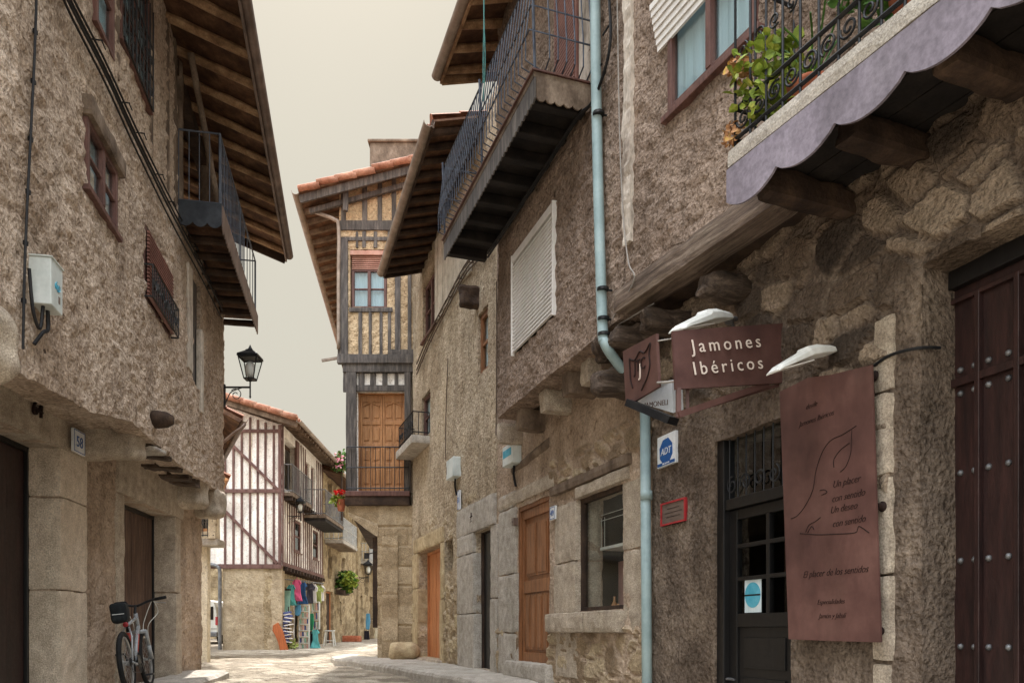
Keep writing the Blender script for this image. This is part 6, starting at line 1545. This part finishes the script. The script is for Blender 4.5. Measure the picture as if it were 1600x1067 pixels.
# ------------------------------------------------------------------ mountain bike (built along +y, then placed)
bk = thing('mountain_bike', 'white mountain bike with black saddle bag and red rear light leaning at the left doorway', 'bicycle', (0,0,0))
Rw = .335; wb = 1.06; RA = V((0,0,Rw)); FA = V((0,wb,Rw)); BB = V((0,.42,.30)); ST = V((0,.24,.82)); HT = V((0,.80,.86)); HB = V((0,.84,.74))
for nm, c_ in (('wheel', RA), ('wheel', FA)):
    b = MB(); n1 = 48; n2 = 10
    for i in range(n1):
        a = 2*math.pi*i/n1
        for j in range(n2):
            q = 2*math.pi*j/n2; rr = Rw-.026+.028*math.cos(q)+(.004 if (i % 2 and abs(q) < 1.2) else 0)
            b.v.append(c_+V((.027*math.sin(q), rr*math.cos(a), rr*math.sin(a))))
    for i in range(n1):
        for j in range(n2): b.f.append((i*n2+j, i*n2+(j+1) % n2, ((i+1) % n1)*n2+(j+1) % n2, ((i+1) % n1)*n2+j))
    w_ = obj(nm, b, M['rubber'], bk)
    b = MB(); n2 = 6
    for i in range(n1):
        a = 2*math.pi*i/n1
        for j, (x, r_) in enumerate(((-.013,.282),(.013,.282),(.015,.27),(.006,.262),(-.006,.262),(-.015,.27))): b.v.append(c_+V((x, r_*math.cos(a), r_*math.sin(a))))
    for i in range(n1):
        for j in range(n2): b.f.append((i*n2+j, i*n2+(j+1) % n2, ((i+1) % n1)*n2+(j+1) % n2, ((i+1) % n1)*n2+j))
    obj('rim', b, M['alu'], w_)
    b = MB(); b.lathe(c_-V((.05,0,0)), [(.012,0),(.03,.012),(.016,.03),(.016,.07),(.03,.088),(.012,.1)], 12, V((1,0,0)))
    for i in range(28):
        a = 2*math.pi*i/28; s_ = .03 if i % 2 else -.03
        b.tube([c_+V((s_, .026*math.cos(a+.9*(1 if i % 4 < 2 else -1)), .026*math.sin(a+.9*(1 if i % 4 < 2 else -1)))), c_+V((0, .268*math.cos(a), .268*math.sin(a)))], .0016, 4)
    obj('spokes', b, M['alu'], w_)
    b = MB(); b.lathe(c_-V((.042,0,0)), [(.08,0),(.085,.001),(.085,.003),(.08,.004)], 24, V((1,0,0))); obj('brake_disc', b, M['alu'], w_)
b = MB(); b.tube([ST, BB], .017, 10).tube([HT+V((0,-.02,-.03)), ST-V((0,-.02,.08))], .018, 10).tube([HB, BB+V((0,.02,.03))], .024, 10).tube([HT+V((0,-.01,.03)), HB-V((0,-.015,.04))], .024, 10)
for s_ in (-1, 1): b.tube([BB+V((s_*.03,-.02,0)), BB+V((s_*.045,-.12,0)), RA+V((s_*.065,0,0))], .011, 8).tube([ST+V((s_*.02,.02,-.1)), RA+V((s_*.06,.15,.28)), RA+V((s_*.065,0,.02))], .010, 8)
b.lathe(BB-V((.04,0,0)), [(.022,0),(.022,.08)], 12, V((1,0,0))); obj('frame', b, M['bike_white'], bk, smooth=True)
for p_, q_, r_ in ((HB.lerp(BB, .25), HB.lerp(BB, .7), .0255), (ST.lerp(BB, .3), ST.lerp(BB, .62), .0185)):
    b = MB(); b.tube([p_, q_], r_, 10); obj('red_decal', b, M['bike_red'], bk, smooth=True)
b = MB(); b.tube([HB.lerp(BB, .72), HB.lerp(BB, .97)], .0262, 10); obj('black_decal', b, M['rubber'], bk, smooth=True)
b = MB(); b.tube([ST.lerp(BB, .05), ST.lerp(BB, .28)], .0185, 10); obj('black_decal', b, M['rubber'], bk, smooth=True)
b = MB(); cr = HB+V((0,.03,-.07)); b.tube([cr+V((-.075,0,0)), cr+V((.075,0,0))], .024, 10).tube([cr, HB], .018, 8)
for s_ in (-1, 1): b.tube([cr+V((s_*.07,0,.01)), cr.lerp(FA, .52)+V((s_*.068,0,0))], .019, 10).tube([cr.lerp(FA, .5)+V((s_*.068,0,0)), FA+V((s_*.066,-.01,0))], .024, 10)
obj('fork', b, M['bike_white'], bk, smooth=True)
b = MB(); sm = HT+V((0,-.02,.04)); hb = sm+V((0,.07,.08)); b.tube([HT, sm, hb], .017, 8); b.tube(path([hb+V((-.34,-.05,.06)), hb+V((-.16,-.01,.04)), hb+V((-.04,0,0)), hb+V((.04,0,0)), hb+V((.16,-.01,.04)), hb+V((.34,-.05,.06))], 5), .0145, 8); hbo = obj('handlebar', b, M['iron'], bk, smooth=True)
for s_ in (-1, 1):
    b = MB(); b.tube([hb+V((s_*.23,-.03,.05)), hb+V((s_*.355,-.052,.062))], .019, 10); obj('grip', b, M['rubber'], hbo, smooth=True)
    b = MB(); b.tube(path([hb+V((s_*.2,-.0,.04)), hb+V((s_*.22,.06,.02)), hb+V((s_*.33,.04,.0))], 4), .006, 6); obj('brake_lever', b, M['alu'], hbo)
b = MB()
for s_ in (-1, 1): b.tube(path([hb+V((s_*.2,.02,.04)), hb+V((s_*.15,.12,.02)), HT+V((s_*.06,.1,-.08)), cr+V((s_*.05,-.02,.0))], 6), .0045, 6)
b.tube(path([hb+V((.2,.02,.04)), hb+V((.22,.1,-.1)), cr+V((.1,.02,.05)), FA+V((.08,-.03,.1))], 6), .0045, 6); obj('brake_hose', b, M['white_paint'], bk)
b = MB(); sp = ST+V((0,-.045,.13)); b.tube([ST, sp], .014, 8); obj('seat_post', b, M['alu'], bk)
b = MB(); b.rbox([sp+V((x*(.07 if y < 0 else .025), y, z)) for x in (-1,1) for y in (-.13,.16) for z in (0,.05)], .02, .02, .003, 8, 2); obj('saddle', b, M['rubber'], bk, smooth=True)
b = MB(); c_ = sp+V((0,-.17,-.06)); b.rbox([c_+V((x*.085, y, z)) for x in (-1,1) for y in (-.11,.08) for z in (-.12,.09)], .02, .035, .008, 9, 4); bg = obj('saddle_bag', b, M['bag'], bk, smooth=True)
b = MB(); b.bar(c_+V((-.05,-.108,.03)), c_+V((.05,-.108,.045)), .004, .006).bar(c_+V((-.06,-.112,-.03)), c_+V((.06,-.112,-.03)), .004, .008); obj('reflective_strip', b, M['alu'], bg)
b = MB(); b.lathe(ST+V((0,-.03,-.07)), [(.028,0),(.03,.012),(.02,.03)], 12, V((0,-1,.1))); obj('rear_light', b, M['red'], bk, smooth=True)
b = MB(); b.lathe(BB+V((.05,0,0)), [(.1,0),(.1,.004),(.03,.005)], 24, V((1,0,0))); b.bar(BB+V((.07,0,0)), BB+V((.07,.1,-.13)), .014, .022).bar(BB+V((-.07,0,0)), BB+V((-.07,-.1,.13)), .014, .022); b.box(BB+V((.12,.1,-.135)), .09, .07, .02).box(BB+V((-.12,-.1,.13)), .09, .07, .02); obj('crankset', b, M['iron'], bk)
b = MB(); b.lathe(RA+V((.04,0,0)), [(.05,0),(.05,.004),(.03,.02)], 18, V((1,0,0))); obj('cassette', b, M['iron'], bk)
b = MB(); ch = [BB+V((.055,0,.1)), RA+V((.05,0,.048)), RA+V((.05,-.048,0)), RA+V((.05,0,-.05)), RA+V((.05,.03,-.11)), BB+V((.055,0,-.1)), BB+V((.055,.1,0)), BB+V((.055,0,.1))]; b.tube(ch, .004, 5); obj('chain', b, M['iron'], bk)
bk.location = (-4.34, 9.1, .02); bk.rotation_euler = (0, R(-7), R(14)); bk.scale = (1.05,)*3

# ------------------------------------------------------------------ camera, light, sky
cam = bpy.data.cameras.new('camera'); co = bpy.data.objects.new('camera', cam); C.objects.link(co); sc.camera = co
co.location = (0, 0, H); co.rotation_euler = (R(90), 0, 0); cam.sensor_width = 36; cam.lens = 36*F/1600; cam.shift_y = (985-533.5)/1600; cam.clip_end = 2000; cam.clip_start = .05
SUN_EL, SUN_AZ = R(52), math.atan2(-.25, .97)      # straight up the street, slightly left
sd = V((math.sin(SUN_AZ)*math.cos(SUN_EL), math.cos(SUN_AZ)*math.cos(SUN_EL), math.sin(SUN_EL)))
sl_ = bpy.data.lights.new('sun', 'SUN'); sl_.energy = SUN_E; sl_.angle = R(SUN_ANG); sl_.color = (1, .955, .90)
so = bpy.data.objects.new('sun', sl_); C.objects.link(so); so.location = (0, 0, 20); so.rotation_euler = (-sd).to_track_quat('-Z', 'Y').to_euler()
w = bpy.data.worlds.new('World'); sc.world = w; w.use_nodes = True; nt = w.node_tree
bgn = nt.nodes['Background']; sky = nt.nodes.new('ShaderNodeTexSky'); sky.sky_type = 'NISHITA'; sky.sun_disc = False
sky.sun_elevation = SUN_EL; sky.sun_rotation = SUN_AZ; sky.dust_density = 6; sky.air_density = 1.2
# thin bright cloud veil: pale cream near the horizon, brighter towards the zenith as overcast skies are
tc = nt.nodes.new('ShaderNodeTexCoord'); sx_ = nt.nodes.new('ShaderNodeSeparateXYZ'); nt.links.new(tc.outputs['Generated'], sx_.inputs[0])
rp = nt.nodes.new('ShaderNodeValToRGB'); e = rp.color_ramp.elements
SK = SKYV
for _ in range(2): e.new(.5)
for i, (p, v) in enumerate(((0, 1.20), (.66, 1.04), (.84, 6.2), (1.0, 8.2))): e[i].position = p; e[i].color = (v*SK[0], v*SK[1], v*SK[2], 1) if v < 1.5 else (v*SK[0]*.95, v*SK[1]*1.0, v*SK[2]*1.18, 1)
nt.links.new(sx_.outputs[2], rp.inputs[0])
cn = nt.nodes.new('ShaderNodeTexNoise'); cn.inputs['Scale'].default_value = 2.2; cn.inputs['Detail'].default_value = 4; nt.links.new(tc.outputs['Generated'], cn.inputs['Vector'])
cr_ = nt.nodes.new('ShaderNodeValToRGB'); cr_.color_ramp.elements[0].position = .3; cr_.color_ramp.elements[0].color = (.95,.95,.96,1); cr_.color_ramp.elements[1].position = .7; cr_.color_ramp.elements[1].color = (1.02,1.02,1.0,1); nt.links.new(cn.outputs['Fac'], cr_.inputs[0])
m1 = nt.nodes.new('ShaderNodeMix'); m1.data_type = 'RGBA'; m1.blend_type = 'MULTIPLY'; m1.inputs[0].default_value = 1; nt.links.new(rp.outputs[0], m1.inputs[6]); nt.links.new(cr_.outputs[0], m1.inputs[7])
vm = nt.nodes.new('ShaderNodeVectorMath'); vm.operation = 'SCALE'; vm.inputs['Scale'].default_value = 10; nt.links.new(m1.outputs[2], vm.inputs[0])
# sky behind the viewer brightened, an added fill for the shaded walls
mY = nt.nodes.new('ShaderNodeMapRange'); mY.inputs['From Min'].default_value = .1; mY.inputs['From Max'].default_value = -.7; mY.inputs['To Min'].default_value = 0; mY.inputs['To Max'].default_value = 1; nt.links.new(sx_.outputs[1], mY.inputs[0])
mc = nt.nodes.new('ShaderNodeMix'); mc.data_type = 'RGBA'; nt.links.new(mY.outputs[0], mc.inputs[0]); mc.inputs[6].default_value = (1,1,1,1); mc.inputs[7].default_value = (3.2,3.4,3.9,1)
vy_ = nt.nodes.new('ShaderNodeVectorMath'); vy_.operation = 'MULTIPLY'; nt.links.new(vm.outputs[0], vy_.inputs[0]); nt.links.new(mc.outputs[2], vy_.inputs[1]); vm = vy_
m2 = nt.nodes.new('ShaderNodeMix'); m2.data_type = 'RGBA'; m2.inputs[0].default_value = .95; nt.links.new(sky.outputs[0], m2.inputs[6]); nt.links.new(vm.outputs[0], m2.inputs[7])
nt.links.new(m2.outputs[2], bgn.inputs[0]); bgn.inputs[1].default_value = .1
sc.view_settings.view_transform = 'Standard'; sc.view_settings.look = 'None'; sc.view_settings.exposure = EXPO; sc.view_settings.gamma = 1
sc.cycles.max_bounces = 8; sc.cycles.diffuse_bounces = 5; sc.cycles.transparent_max_bounces = 12; sc.cycles.use_denoising = True
